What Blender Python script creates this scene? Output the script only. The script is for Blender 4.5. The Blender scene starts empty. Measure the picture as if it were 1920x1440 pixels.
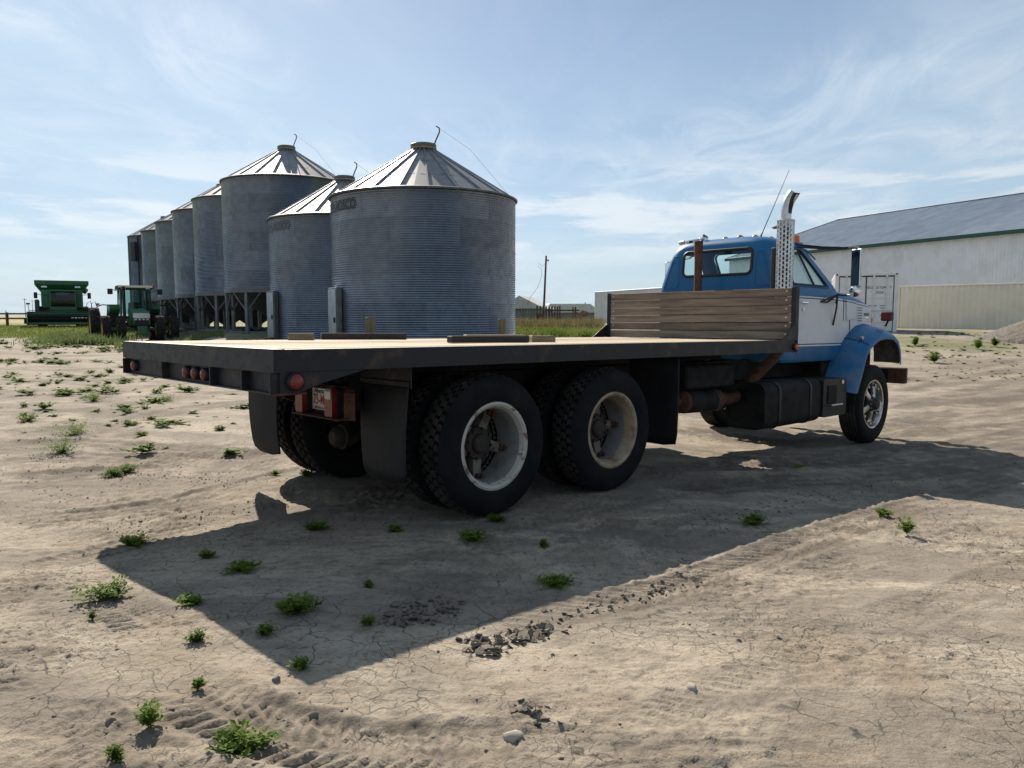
import bpy, bmesh, math, random
import numpy as np
from mathutils import Vector, Matrix

R = math.radians
rnd = random.Random(7)
rng = np.random.default_rng(11)
scene = bpy.context.scene
COL = scene.collection

# ------------------------------------------------------------------ camera
FPX, PITCH, CAMH = 1447.7, 0.0896, 1.447           # focal length in photo pixels (1920 wide), pitch down, eye height
cam_d = bpy.data.cameras.new('camera')
cam = bpy.data.objects.new('camera', cam_d)
COL.objects.link(cam)
cam.location = (0, 0, CAMH)
cam.rotation_euler = (math.pi / 2 - PITCH, 0, 0)
cam_d.sensor_fit = 'HORIZONTAL'
cam_d.sensor_width = 36.0
cam_d.lens = 36.0 * FPX / 1920.0
cam_d.clip_start = 0.05
cam_d.clip_end = 6000
scene.camera = cam

# ------------------------------------------------------------------ world and sun
SUN_AZ, SUN_EL = R(20.3), R(34.8)                  # azimuth left of the view direction, elevation
EXPOSURE = 0.80
world = bpy.data.worlds.new('World')
scene.world = world
world.use_nodes = True


def build_world():
    nt = world.node_tree
    N, L = nt.nodes, nt.links
    N.clear()
    out = N.new('ShaderNodeOutputWorld')
    bg = N.new('ShaderNodeBackground')
    bg.inputs['Strength'].default_value = 0.05
    L.new(bg.outputs[0], out.inputs[0])
    sky = N.new('ShaderNodeTexSky')
    sky.sky_type = 'NISHITA'
    sky.sun_disc = False
    sky.sun_elevation = SUN_EL
    sky.sun_rotation = -SUN_AZ
    sky.altitude = 900
    sky.air_density = 1.0
    sky.dust_density = 0.6
    sky.ozone_density = 2.6
    tc = N.new('ShaderNodeTexCoord')

    def math_(op, a, b=None, c=None, clamp=False):
        n = N.new('ShaderNodeMath')
        n.operation = op
        n.use_clamp = clamp
        for i, v in enumerate((a, b, c)):
            if v is None:
                continue
            if isinstance(v, (int, float)):
                n.inputs[i].default_value = v
            else:
                L.new(v, n.inputs[i])
        return n.outputs[0]

    sep = N.new('ShaderNodeSeparateXYZ')
    L.new(tc.outputs['Generated'], sep.inputs[0])
    x, y, z = sep.outputs
    zc = math_('MAXIMUM', z, 0.0)
    den = math_('ADD', zc, 0.10)
    comb = N.new('ShaderNodeCombineXYZ')
    L.new(math_('DIVIDE', x, den), comb.inputs[0])
    L.new(math_('DIVIDE', y, den), comb.inputs[1])

    def noise(vec, scale, detail, rough, dist=0.0, stretch=(1, 1, 1), loc=(0, 0, 0), rot=0):
        mp = N.new('ShaderNodeMapping')
        mp.inputs['Location'].default_value = loc
        mp.inputs['Rotation'].default_value = (0, 0, rot)
        mp.inputs['Scale'].default_value = stretch
        L.new(vec, mp.inputs[0])
        n = N.new('ShaderNodeTexNoise')
        n.inputs['Scale'].default_value = scale
        n.inputs['Detail'].default_value = detail
        n.inputs['Roughness'].default_value = rough
        n.inputs['Distortion'].default_value = dist
        L.new(mp.outputs[0], n.inputs['Vector'])
        return n.outputs['Fac']

    def step(v, a, b):
        n = N.new('ShaderNodeMapRange')
        n.interpolation_type = 'SMOOTHSTEP'
        n.inputs[1].default_value = a
        n.inputs[2].default_value = b
        L.new(v, n.inputs[0])
        return n.outputs[0]

    pl = comb.outputs[0]
    veil = step(noise(pl, 0.42, 3, 0.55, 0.3, (1.0, 0.75, 1), (3.1, 1.7, 0), 0.5), 0.28, 0.66)
    wisp = step(noise(pl, 2.6, 5, 0.62, 1.1, (1.0, 0.5, 1), (0.4, 5.2, 0), -0.35), 0.36, 0.78)
    patch = step(noise(pl, 0.55, 2, 0.5, 0.2, (1, 1, 1), (7.3, 2.2, 0), 0.0), 0.36, 0.56)
    cir = math_('MULTIPLY', wisp, math_('ADD', math_('MULTIPLY', patch, 0.85), 0.15))
    # low broken cloud towards the horizon
    ev = N.new('ShaderNodeCombineXYZ')
    L.new(math_('ARCTAN2', x, y), ev.inputs[0])
    L.new(math_('MULTIPLY', zc, 4.2), ev.inputs[1])
    low = step(noise(ev.outputs[0], 4.6, 5, 0.6, 0.35, (1.0, 1.5, 1), (1.9, 0.35, 0)), 0.45, 0.60)
    band = math_('MULTIPLY', step(zc, 0.045, 0.10), step(zc, 0.23, 0.13))
    low = math_('MULTIPLY', low, band)
    haze = math_('POWER', math_('SUBTRACT', 1.0, math_('MINIMUM', math_('MULTIPLY', zc, 2.2), 1.0)), 4.5)

    def mix(fac, a, b):
        n = N.new('ShaderNodeMix')
        n.data_type = 'RGBA'
        if isinstance(fac, float):
            n.inputs[0].default_value = fac
        else:
            L.new(fac, n.inputs[0])
        for i, v in ((6, a), (7, b)):
            if isinstance(v, tuple):
                n.inputs[i].default_value = v
            else:
                L.new(v, n.inputs[i])
        return n.outputs[2]

    # thin cloud scatters forward: brighter towards the sun
    dt = N.new('ShaderNodeVectorMath')
    dt.operation = 'DOT_PRODUCT'
    dt.inputs[1].default_value = (-math.sin(SUN_AZ) * math.cos(SUN_EL), math.cos(SUN_AZ) * math.cos(SUN_EL), math.sin(SUN_EL))
    L.new(tc.outputs['Generated'], dt.inputs[0])
    fwd = math_('ADD', math_('MULTIPLY', math_('POWER', math_('MAXIMUM', dt.outputs['Value'], 0.0), 3.0), .22), .76)

    def lit(col):
        n = N.new('ShaderNodeMix')
        n.data_type = 'RGBA'
        n.blend_type = 'MULTIPLY'
        n.inputs[0].default_value = 1.0
        n.inputs[6].default_value = col
        cc = N.new('ShaderNodeCombineColor')
        for i in range(3): L.new(fwd, cc.inputs[i])
        L.new(cc.outputs[0], n.inputs[7])
        return n.outputs[2]

    sat = N.new('ShaderNodeHueSaturation')
    sat.inputs['Saturation'].default_value = 1.0
    sat.inputs['Value'].default_value = 1.0
    L.new(sky.outputs[0], sat.inputs['Color'])
    c = mix(math_('MULTIPLY', haze, 0.85), sat.outputs[0], lit((6.9, 8.9, 10.7, 1)))
    c = mix(math_('MULTIPLY', math_('ADD', math_('MULTIPLY', veil, .6), .4), math_('MULTIPLY', math_('ADD', math_('MULTIPLY', step(zc, .42, .22), .40), .52), math_('ADD', math_('MULTIPLY', step(zc, .08, .2), .45), .55))), c, lit((7.7, 9.8, 11.7, 1)))
    c = mix(math_('MULTIPLY', cir, 0.55), c, lit((10.6, 11.8, 12.8, 1)))
    c = mix(math_('MULTIPLY', low, 0.85), c, lit((10.8, 11.8, 12.6, 1)))
    L.new(c, bg.inputs['Color'])


build_world()

sun_d = bpy.data.lights.new('sun', 'SUN')
sun_d.energy = 5.0
sun_d.angle = R(0.5)
sun_d.color = (1.0, 0.89, 0.75)
sun = bpy.data.objects.new('sun', sun_d)
COL.objects.link(sun)
S = Vector((-math.sin(SUN_AZ) * math.cos(SUN_EL), math.cos(SUN_AZ) * math.cos(SUN_EL), math.sin(SUN_EL)))
sun.rotation_euler = S.to_track_quat('Z', 'Y').to_euler()
sun.location = S * 60

scene.view_settings.view_transform = 'Standard'
scene.view_settings.look = 'None'
scene.view_settings.gamma = 1.0
scene.view_settings.exposure = EXPOSURE
scene.view_settings.use_curve_mapping = False
scene.cycles.max_bounces = 5
scene.cycles.diffuse_bounces = 2
scene.cycles.glossy_bounces = 3
scene.cycles.transmission_bounces = 4
scene.cycles.transparent_max_bounces = 12
scene.cycles.use_adaptive_sampling = False
scene.cycles.use_denoising = True
scene.cycles.denoising_prefilter = 'FAST'
world.cycles.sampling_method = 'MANUAL'
world.cycles.sample_map_resolution = 256
scene.cycles.sample_clamp_indirect = 6


# ------------------------------------------------------------------ helpers
def smooth(a, b, t):
    t = np.clip((t - a) / (b - a), 0, 1)
    return t * t * (3 - 2 * t)


def ray_at(px, py):
    X, Y = (px - 960) / FPX, -(py - 720) / FPX
    return np.array([X, math.cos(PITCH) + Y * math.sin(PITCH), -math.sin(PITCH) + Y * math.cos(PITCH)])


def tag(o, label=None, cat=None, group=None, kind=None):
    if label: o['label'] = label
    if cat: o['category'] = cat
    if group: o['group'] = group
    if kind: o['kind'] = kind
    return o


def empty(name, loc=(0, 0, 0), rz=0.0, parent=None):
    o = bpy.data.objects.new(name, None)
    o.empty_display_size = 0.2
    COL.objects.link(o)
    o.location = loc
    o.rotation_euler = (0, 0, rz)
    if parent: o.parent = parent
    return o


def link(name, me, parent=None, loc=None, rot=None, mat=None):
    o = bpy.data.objects.new(name, me)
    COL.objects.link(o)
    if mat is not None and len(me.materials) == 0:
        me.materials.append(mat)
    if parent: o.parent = parent
    if loc is not None: o.location = loc
    if rot is not None: o.rotation_euler = rot
    return o


def copy_tree(o, parent=None):
    c = o.copy()
    COL.objects.link(c)
    c.parent = parent
    for ch in list(o.children):
        copy_tree(ch, c)
    return c


def fast_mesh(name, v, f, mat=None, sm=False):
    v = np.asarray(v, dtype=np.float32)
    f = np.asarray(f, dtype=np.int32)
    me = bpy.data.meshes.new(name)
    k = f.shape[1]
    me.vertices.add(len(v))
    me.vertices.foreach_set('co', v.ravel())
    me.loops.add(f.size)
    me.loops.foreach_set('vertex_index', f.ravel())
    me.polygons.add(len(f))
    me.polygons.foreach_set('loop_start', np.arange(0, f.size, k, dtype=np.int32))
    me.polygons.foreach_set('loop_total', np.full(len(f), k, dtype=np.int32))
    if sm: me.polygons.foreach_set('use_smooth', np.ones(len(f), dtype=bool))
    me.update(calc_edges=True)
    if mat: me.materials.append(mat)
    return me


class MB:
    """collects shapes, builds ONE mesh"""

    def __init__(self):
        self.v, self.f = [], []

    def add(self, vs, fs, M=None):
        b = len(self.v)
        self.v += [tuple((M @ Vector(p)) if M is not None else p) for p in vs]
        self.f += [tuple(i + b for i in q) for q in fs]
        return self

    def box(self, c, s, b=0.0, rot=None):
        """box centred at c, size s, chamfer b"""
        hx, hy, hz = s[0] / 2, s[1] / 2, s[2] / 2
        M = Matrix.Translation(c)
        if rot is not None: M = M @ Matrix.Rotation(rot[0], 4, 'X') if False else Matrix.Translation(c) @ Matrix.Rotation(rot[2], 4, 'Z') @ Matrix.Rotation(rot[1], 4, 'Y') @ Matrix.Rotation(rot[0], 4, 'X')
        if b <= 0:
            vs = [(x, y, z) for x in (-hx, hx) for y in (-hy, hy) for z in (-hz, hz)]
            fs = [(0, 1, 3, 2), (4, 6, 7, 5), (0, 4, 5, 1), (2, 3, 7, 6), (0, 2, 6, 4), (1, 5, 7, 3)]
            return self.add(vs, fs, M)
        b = min(b, hx * .9, hy * .9, hz * .9)
        vs, idx = [], {}
        for sx in (-1, 1):
            for sy in (-1, 1):
                for sz in (-1, 1):
                    for k in range(3):
                        p = [sx * (hx - b), sy * (hy - b), sz * (hz - b)]
                        p[k] = (sx * hx, sy * hy, sz * hz)[k]
                        idx[(sx, sy, sz, k)] = len(vs)
                        vs.append(tuple(p))
        fs = []
        I = idx
        for k in range(3):
            a1, a2 = [(1, 2), (2, 0), (0, 1)][k]
            for s_ in (-1, 1):
                q = []
                for (u, w) in ((-1, -1), (1, -1), (1, 1), (-1, 1)):
                    sg = [0, 0, 0]
                    sg[k], sg[a1], sg[a2] = s_, u, w
                    q.append(I[(*sg, k)])
                fs.append(tuple(q if s_ > 0 else q[::-1]))
        for k in range(3):                       # edges along axis k
            a1, a2 = [(1, 2), (2, 0), (0, 1)][k]
            for u in (-1, 1):
                for w in (-1, 1):
                    def g(t, kk):
                        sg = [0, 0, 0]
                        sg[k], sg[a1], sg[a2] = t, u, w
                        return I[(*sg, kk)]
                    q = [g(-1, a1), g(1, a1), g(1, a2), g(-1, a2)]
                    fs.append(tuple(q if u * w < 0 else q[::-1]))
        for sx in (-1, 1):
            for sy in (-1, 1):
                for sz in (-1, 1):
                    q = [I[(sx, sy, sz, k)] for k in range(3)]
                    fs.append(tuple(q if sx * sy * sz > 0 else q[::-1]))
        return self.add(vs, fs, M)

    def span(self, a, b, ch=0.0):
        a, b = np.array(a, float), np.array(b, float)
        return self.box(tuple((a + b) / 2), tuple(np.abs(b - a)), ch)

    def tube(self, pts, r, n=10, caps=True, closed=False):
        pts = [Vector(p) for p in pts]
        m = len(pts)
        rs = r if isinstance(r, (list, tuple)) else [r] * m
        up = None
        rings = []
        for i, p in enumerate(pts):
            if closed:
                d = pts[(i + 1) % m] - pts[i - 1]
            else:
                d = pts[min(i + 1, m - 1)] - pts[max(i - 1, 0)]
            if d.length < 1e-9: d = Vector((0, 0, 1))
            d.normalize()
            if up is None:
                up = Vector((0, 0, 1)) if abs(d.z) < .9 else Vector((1, 0, 0))
            a = d.cross(up)
            if a.length < 1e-6: a = d.orthogonal()
            a.normalize()
            up = a.cross(d)
            up.normalize()
            rings.append([tuple(p + (a * math.cos(t) + up * math.sin(t)) * rs[i]) for t in [2 * math.pi * k / n for k in range(n)]])
        vs = [q for rg in rings for q in rg]
        fs = []
        for i in range(m if closed else m - 1):
            j = (i + 1) % m
            for k in range(n):
                fs.append((i * n + k, i * n + (k + 1) % n, j * n + (k + 1) % n, j * n + k))
        if caps and not closed:
            fs.append(tuple(range(n))[::-1])
            fs.append(tuple((m - 1) * n + k for k in range(n)))
        return self.add(vs, fs)

    def lathe(self, prof, n=32, axis='Z', c=(0, 0, 0), arc=(0, 2 * math.pi), close=None):
        """prof: list of (radius, height along axis)"""
        full = abs(arc[1] - arc[0] - 2 * math.pi) < 1e-6
        m = n if full else n + 1
        vs, fs = [], []
        for (r, h) in prof:
            for k in range(m):
                t = arc[0] + (arc[1] - arc[0]) * k / n
                a, b = r * math.cos(t), r * math.sin(t)
                p = {'Z': (a, b, h), 'Y': (b, h, a), 'X': (h, a, b)}[axis]
                vs.append((p[0] + c[0], p[1] + c[1], p[2] + c[2]))
        for i in range(len(prof) - 1):
            for k in range(n):
                k2 = (k + 1) % m
                fs.append((i * m + k, i * m + k2, (i + 1) * m + k2, (i + 1) * m + k))
        return self.add(vs, fs)

    def prism(self, poly, d0, d1, axis='Y'):
        """2D polygon extruded along axis; poly coords are the other two axes in order (x,z) for Y, (y,z) for X, (x,y) for Z"""
        def P(u, w, d):
            return {'Y': (u, d, w), 'X': (d, u, w), 'Z': (u, w, d)}[axis]
        n = len(poly)
        vs = [P(u, w, d0) for u, w in poly] + [P(u, w, d1) for u, w in poly]
        fs = [tuple(range(n))[::-1], tuple(range(n, 2 * n))]
        fs += [(i, (i + 1) % n, n + (i + 1) % n, n + i) for i in range(n)]
        return self.add(vs, fs)

    def grid(self, rows, closed=False):
        """rows: list of equal-length lists of points"""
        n = len(rows[0])
        vs = [tuple(p) for r_ in rows for p in r_]
        fs = []
        for i in range(len(rows) - 1):
            for k in range(n if closed else n - 1):
                k2 = (k + 1) % n
                fs.append((i * n + k, i * n + k2, (i + 1) * n + k2, (i + 1) * n + k))
        return self.add(vs, fs)

    def mesh(self, name, mat=None, sm=None, fix=True):
        me = bpy.data.meshes.new(name)
        me.from_pydata(self.v, [], self.f)
        if fix:
            bm = bmesh.new()
            bm.from_mesh(me)
            bmesh.ops.recalc_face_normals(bm, faces=bm.faces)
            bm.to_mesh(me)
            bm.free()
        if sm is not None:
            me.polygons.foreach_set('use_smooth', [True] * len(me.polygons))
            me.set_sharp_from_angle(angle=R(sm))
        me.update()
        if mat: me.materials.append(mat)
        return me

    def build(self, name, mat, parent=None, sm=None, loc=None, rot=None, solid=0.0, fix=True):
        o = link(name, self.mesh(name, mat, sm, fix), parent, loc, rot)
        if solid:
            md = o.modifiers.new('s', 'SOLIDIFY')
            md.thickness = solid
            md.offset = 0
        return o


def rounded(u0, u1, w0, w1, r, n=6):
    out = []
    for (cx, cy, a0) in ((u1 - r, w1 - r, 0), (u0 + r, w1 - r, 90), (u0 + r, w0 + r, 180), (u1 - r, w0 + r, 270)):
        for k in range(n + 1):
            t = R(a0 + 90 * k / n)
            out.append((cx + r * math.cos(t), cy + r * math.sin(t)))
    return out


def round_poly(pts, r, n=5):
    """round the corners of a convex polygon"""
    out = []
    m = len(pts)
    for i in range(m):
        p0, p1, p2 = Vector(pts[i - 1]), Vector(pts[i]), Vector(pts[(i + 1) % m])
        a, b = (p0 - p1).normalized(), (p2 - p1).normalized()
        q0, q1 = p1 + a * r, p1 + b * r
        for k in range(n + 1):
            t = k / n
            q = q0 * (1 - t) ** 2 + p1 * 2 * t * (1 - t) + q1 * t * t
            out.append((q.x, q.y))
    return out


def text_geo(s, size, bold=0.0, space=1.0):
    cu = bpy.data.curves.new('txt', 'FONT')
    cu.body = s
    cu.size = size
    cu.offset = bold
    cu.space_character = space
    cu.align_x = 'CENTER'
    cu.resolution_u = 3
    o = bpy.data.objects.new('txt', cu)
    COL.objects.link(o)
    bpy.context.view_layer.update()
    me = bpy.data.meshes.new_from_object(o.evaluated_get(bpy.context.evaluated_depsgraph_get()))
    vs = [tuple(v.co) for v in me.vertices]
    fs = [tuple(p.vertices) for p in me.polygons]
    bpy.data.objects.remove(o)
    bpy.data.curves.remove(cu)
    bpy.data.meshes.remove(me)
    return vs, fs


# ------------------------------------------------------------------ materials
MATS = {}


def mat(name, col, col2=None, scale=6.0, lo=0.4, hi=0.65, rough=0.6, rough2=None, metal=0.0, bump=0.0, bscale=40.0,
        stretch=(1, 1, 1), tone=0.0, spec=0.5, dust=None, dust_amt=0.0, dscale=3.0, coat=0.0, detail=6.0, trans=0.0, dlo=0.45, dhi=0.75):
    """principled with noise-mixed second colour, dust patches, per-object tone and fine relief"""
    m = bpy.data.materials.new(name)
    m.use_nodes = True
    nt = m.node_tree
    N, L = nt.nodes, nt.links
    P = N['Principled BSDF']
    P.inputs['Roughness'].default_value = rough
    P.inputs['Metallic'].default_value = metal
    P.inputs['Specular IOR Level'].default_value = spec
    P.inputs['Coat Weight'].default_value = coat
    tc = N.new('ShaderNodeTexCoord')
    oi = N.new('ShaderNodeObjectInfo')
    ad = N.new('ShaderNodeVectorMath')
    ad.operation = 'MULTIPLY_ADD'
    ad.inputs[1].default_value = (37, 61, 23)
    L.new(oi.outputs['Random'], ad.inputs[0])
    L.new(tc.outputs['Object'], ad.inputs[2])
    mp = N.new('ShaderNodeMapping')
    mp.inputs['Scale'].default_value = stretch
    L.new(ad.outputs[0], mp.inputs[0])
    V = mp.outputs[0]

    def noise(s, d=6.0, r=0.6):
        n = N.new('ShaderNodeTexNoise')
        n.inputs['Scale'].default_value = s
        n.inputs['Detail'].default_value = d
        n.inputs['Roughness'].default_value = r
        L.new(V, n.inputs['Vector'])
        return n.outputs['Fac']

    def rng_(v, a, b, c=0.0, d=1.0):
        n = N.new('ShaderNodeMapRange')
        n.inputs[1].default_value, n.inputs[2].default_value = a, b
        n.inputs[3].default_value, n.inputs[4].default_value = c, d
        L.new(v, n.inputs[0])
        return n.outputs[0]

    def mx(f, a, b, mode='MIX'):
        n = N.new('ShaderNodeMix')
        n.data_type = 'RGBA'
        n.blend_type = mode
        if isinstance(f, float): n.inputs[0].default_value = f
        else: L.new(f, n.inputs[0])
        for i, v in ((6, a), (7, b)):
            if isinstance(v, (tuple, list)): n.inputs[i].default_value = (*v[:3], 1)
            else: L.new(v, n.inputs[i])
        return n.outputs[2]

    c = None
    if col2 is not None:
        nz = noise(scale, detail)
        c = mx(rng_(nz, lo, hi), col, col2)
        if rough2 is not None: L.new(rng_(nz, lo, hi, rough, rough2), P.inputs['Roughness'])
    if dust is not None:
        c = mx(rng_(noise(dscale, 7, .65), dlo, dhi, 0, dust_amt), c if c is not None else col, dust)
    if tone:
        cc = N.new('ShaderNodeCombineColor')
        v = rng_(oi.outputs['Random'], 0, 1, 1 - tone, 1 + tone)
        for i in range(3): L.new(v, cc.inputs[i])
        c = mx(1.0, c if c is not None else col, cc.outputs[0], 'MULTIPLY')
    if c is None: P.inputs['Base Color'].default_value = (*col, 1)
    else: L.new(c, P.inputs['Base Color'])
    if bump:
        b = N.new('ShaderNodeBump')
        b.inputs['Strength'].default_value = bump
        b.inputs['Distance'].default_value = 0.01
        L.new(noise(bscale, 5, .6), b.inputs['Height'])
        L.new(b.outputs[0], P.inputs['Normal'])
    if trans:
        t = N.new('ShaderNodeBsdfTranslucent')
        if c is None: t.inputs[0].default_value = (*col, 1)
        else: L.new(c, t.inputs[0])
        ms = N.new('ShaderNodeMixShader')
        ms.inputs[0].default_value = trans
        L.new(P.outputs[0], ms.inputs[1])
        L.new(t.outputs[0], ms.inputs[2])
        L.new(ms.outputs[0], N['Material Output'].inputs[0])
    MATS[name] = m
    return m


def glass(name, tint, rough=0.0, refl=1.45, alpha=0.75):
    """thin pane: mostly see-through with a reflection"""
    m = bpy.data.materials.new(name)
    m.use_nodes = True
    N, L = m.node_tree.nodes, m.node_tree.links
    N.remove(N['Principled BSDF'])
    tr = N.new('ShaderNodeBsdfTransparent')
    tr.inputs[0].default_value = (*tint, 1)
    gl = N.new('ShaderNodeBsdfGlossy')
    gl.inputs['Roughness'].default_value = rough
    lw = N.new('ShaderNodeLayerWeight')
    lw.inputs['Blend'].default_value = .5
    pw_ = N.new('ShaderNodeMath')
    pw_.operation = 'POWER'
    pw_.inputs[1].default_value = 4.0
    L.new(lw.outputs['Facing'], pw_.inputs[0])
    fr = N.new('ShaderNodeMath')
    fr.operation = 'MULTIPLY_ADD'
    fr.inputs[1].default_value, fr.inputs[2].default_value = .9, .05
    L.new(pw_.outputs[0], fr.inputs[0])
    ms = N.new('ShaderNodeMixShader')
    L.new(fr.outputs[0], ms.inputs[0])
    L.new(tr.outputs[0], ms.inputs[1])
    L.new(gl.outputs[0], ms.inputs[2])
    L.new(ms.outputs[0], N['Material Output'].inputs[0])
    MATS[name] = m
    return m


DUST = (0.30, 0.245, 0.18)
mat('black_steel', (0.009, 0.010, 0.012), (0.02, 0.02, 0.021), 9, .45, .7, rough=.55, dust=(0.10, .08, .06), dust_amt=.35, spec=.3, dscale=4, bump=.15, bscale=60)
mat('bed_steel', (0.012, 0.015, 0.019), (0.03, 0.028, 0.026), 14, .5, .75, rough=.5, rough2=.75, spec=.3, dust=(0.17, .10, .055), dust_amt=.5, dscale=5, bump=.2, bscale=70, dlo=.55)
mat('chassis', (0.006, 0.007, 0.008), (0.014, 0.014, 0.014), 8, rough=.75, spec=.2, dust=(0.06, .05, .04), dust_amt=.4, dscale=5, bump=.2)
mat('hub_dark', (0.022, 0.018, 0.016), (0.06, 0.035, 0.024), 12, .45, .7, rough=.75, bump=.3)
mat('spoke_dirty', (0.20, 0.18, 0.155), (0.07, 0.05, 0.04), 9, .45, .65, rough=.7, dust=DUST, dust_amt=.4, bump=.2)
mat('rust', (0.10, 0.042, 0.022), (0.045, 0.022, 0.015), 16, .4, .65, rough=.85, bump=.35, bscale=80)
mat('rubber', (0.0045, 0.006, 0.008), (0.009, 0.010, 0.012), 7, .45, .7, rough=.75, spec=.12, dust=(0.05, .045, .04), dust_amt=.22, dscale=3, bump=.12, bscale=90)
mat('tread', (0.014, 0.014, 0.015), (0.05, 0.043, 0.037), 6, .4, .75, rough=.85, spec=.15, dust=(0.13, .11, .09), dust_amt=.45, dscale=9, bump=.25, bscale=90)
mat('flap_rubber', (0.009, 0.011, 0.014), (0.018, 0.02, 0.022), 3, rough=.65, spec=.2, dust=(0.08, .07, .06), dust_amt=.35, dscale=2.5, stretch=(1, 1, .5), bump=.1, bscale=60)
mat('rim_white', (0.42, 0.40, 0.36), (0.14, 0.085, 0.055), 11, .55, .63, rough=.5, dust=DUST, dust_amt=.45, dscale=4, bump=.15, bscale=50)
mat('barrel_grey', (0.20, 0.20, 0.195), (0.10, 0.085, 0.07), 7, .5, .7, rough=.6, dust=(.24, .22, .19), dust_amt=.5, dscale=4)
mat('rim_tan', (0.30, 0.235, 0.155), (0.15, 0.085, 0.045), 9, .45, .65, rough=.65, dust=(.36, .33, .28), dust_amt=.6, dscale=6, bump=.2)
mat('chrome', (0.55, 0.55, 0.54), (0.30, 0.27, 0.23), 14, .42, .68, rough=.22, rough2=.5, metal=.85, bump=.06, bscale=30)
mat('chrome_clean', (0.8, 0.8, 0.8), rough=.08, metal=1.0)
mat('stainless', (0.58, 0.58, 0.57), (0.42, 0.41, 0.4), 10, rough=.28, rough2=.42, metal=1.0, bump=.05)
mat('soot', (0.02, 0.018, 0.016), (0.05, 0.035, 0.025), 10, rough=.8, bump=.2)
mat('red_lens', (0.20, 0.007, 0.008), (0.13, 0.006, 0.006), 20, rough=.22, dust=(.2, .12, .1), dust_amt=.3, dscale=8)
mat('amber_lens', (0.75, 0.17, 0.01), rough=.2, trans=.25)
mat('white_lens', (0.6, 0.6, 0.58), rough=.15)
mat('black_trim', (0.012, 0.012, 0.013), rough=.5)
mat('seat', (0.03, 0.03, 0.035), (0.05, 0.05, 0.05), 8, rough=.8)
mat('plank_grey', (0.27, 0.205, 0.15), (0.14, 0.10, 0.07), 5, .35, .65, rough=.85, stretch=(4, .35, 6), tone=.22, bump=.5, bscale=30, dust=(.05, .035, .028), dust_amt=.55, dscale=2.2, dlo=.58, dhi=.75)
mat('deck_wood', (0.47, 0.39, 0.28), (0.33, 0.25, 0.165), 5, .35, .7, rough=.85, stretch=(.35, 4, 6), tone=.28, bump=.45, bscale=30, dust=(.18, .12, .08), dust_amt=.5, dscale=1.6, dlo=.55, dhi=.8)
mat('timber_dark', (0.03, 0.026, 0.024), (0.05, 0.04, 0.034), 6, rough=.85, stretch=(.5, 4, 4), bump=.4)
mat('timber_tan', (0.28, 0.22, 0.14), (0.17, 0.125, 0.08), 6, rough=.85, stretch=(.5, 4, 4), bump=.4, tone=.15)
mat('timber_green', (0.13, 0.12, 0.07), (0.08, 0.07, 0.045), 6, rough=.85, stretch=(4, 4, .5), bump=.4)
mat('galv', (0.25, 0.29, 0.345), (0.19, 0.225, 0.27), 3.0, .35, .68, rough=.30, rough2=.42, metal=.9, tone=.13, bump=.03, bscale=14, dust=(.20, .21, .22), dust_amt=.08, dscale=1.2)
mat('galv_roof', (0.22, 0.225, 0.235), (0.17, 0.175, 0.185), 3.0, .35, .65, rough=.40, rough2=.52, metal=.7, tone=.08, bump=.03, bscale=10)
mat('galv_dark', (0.13, 0.14, 0.15), (0.09, 0.095, 0.10), 5, rough=.5, metal=.6, tone=.1)
mat('steel_leg', (0.16, 0.175, 0.18), (0.1, 0.11, 0.115), 5, rough=.55, metal=.4)
mat('hopper', (0.11, 0.115, 0.12), (0.07, 0.075, 0.08), 4, rough=.5, metal=.5)
mat('stencil_faded', (0.10, 0.11, 0.12), rough=.7)
mat('stencil', (0.03, 0.033, 0.036), rough=.7)
mat('lid_yellow', (0.34, 0.26, 0.07), (0.2, .16, .07), 8, rough=.6)
mat('shed_white', (0.76, 0.79, 0.82), (0.70, 0.73, 0.76), 1.2, rough=.45, tone=.015, dust=(.5, .46, .4), dust_amt=.2, dscale=.6)
mat('shed_roof', (0.48, 0.52, 0.57), (0.38, 0.42, 0.47), .8, rough=.42, metal=.35, tone=.04)
mat('shed_green', (0.012, 0.07, 0.05), rough=.45)
mat('box_white', (0.78, 0.78, 0.78), (0.70, 0.70, 0.69), 2, .4, .7, rough=.5, dust=(.4, .33, .26), dust_amt=.22, dscale=1.2)
mat('box_tan', (0.78, 0.73, 0.60), (0.72, 0.67, 0.54), 1.5, .4, .7, rough=.55, dust=(.45, .38, .28), dust_amt=.3, dscale=.9)
mat('box_gasket', (0.02, 0.02, 0.025), rough=.7)
mat('box_letter', (0.05, 0.06, 0.09), rough=.6)
mat('orange_label', (0.55, 0.2, 0.03), rough=.6)
mat('jd_green', (0.015, 0.13, 0.045), (0.025, 0.115, 0.05), 6, rough=.38, dust=(.15, .13, .08), dust_amt=.25, dscale=2)
mat('jd_yellow', (0.62, 0.40, 0.02), rough=.45, dust=DUST, dust_amt=.3)
mat('cab_roof_white', (0.07, 0.11, 0.08), rough=.9, spec=.08)
mat('dark_glass', (0.012, 0.016, 0.016), rough=.04, spec=.6)
mat('lamp_glass', (0.72, 0.72, 0.70), rough=.15, metal=.35)
mat('fence_wood', (0.13, 0.085, 0.065), (0.075, 0.05, 0.04), 6, rough=.9, tone=.2, bump=.3)
mat('pole_wood', (0.10, 0.065, 0.05), (0.06, 0.04, 0.03), 6, rough=.9)
mat('old_white', (0.5, 0.5, 0.48), (0.4, .4, .38), 2, rough=.6)
mat('old_wall', (0.2, 0.21, 0.2), (0.13, .14, .13), 2, rough=.7)
mat('stone', (0.40, 0.36, 0.30), (0.32, 0.28, 0.23), 20, rough=.85, bump=.3)
mat('gravel', (0.15, 0.132, 0.112), (0.075, 0.064, 0.053), 14, .4, .6, rough=.95, bump=.9, bscale=18)
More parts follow.
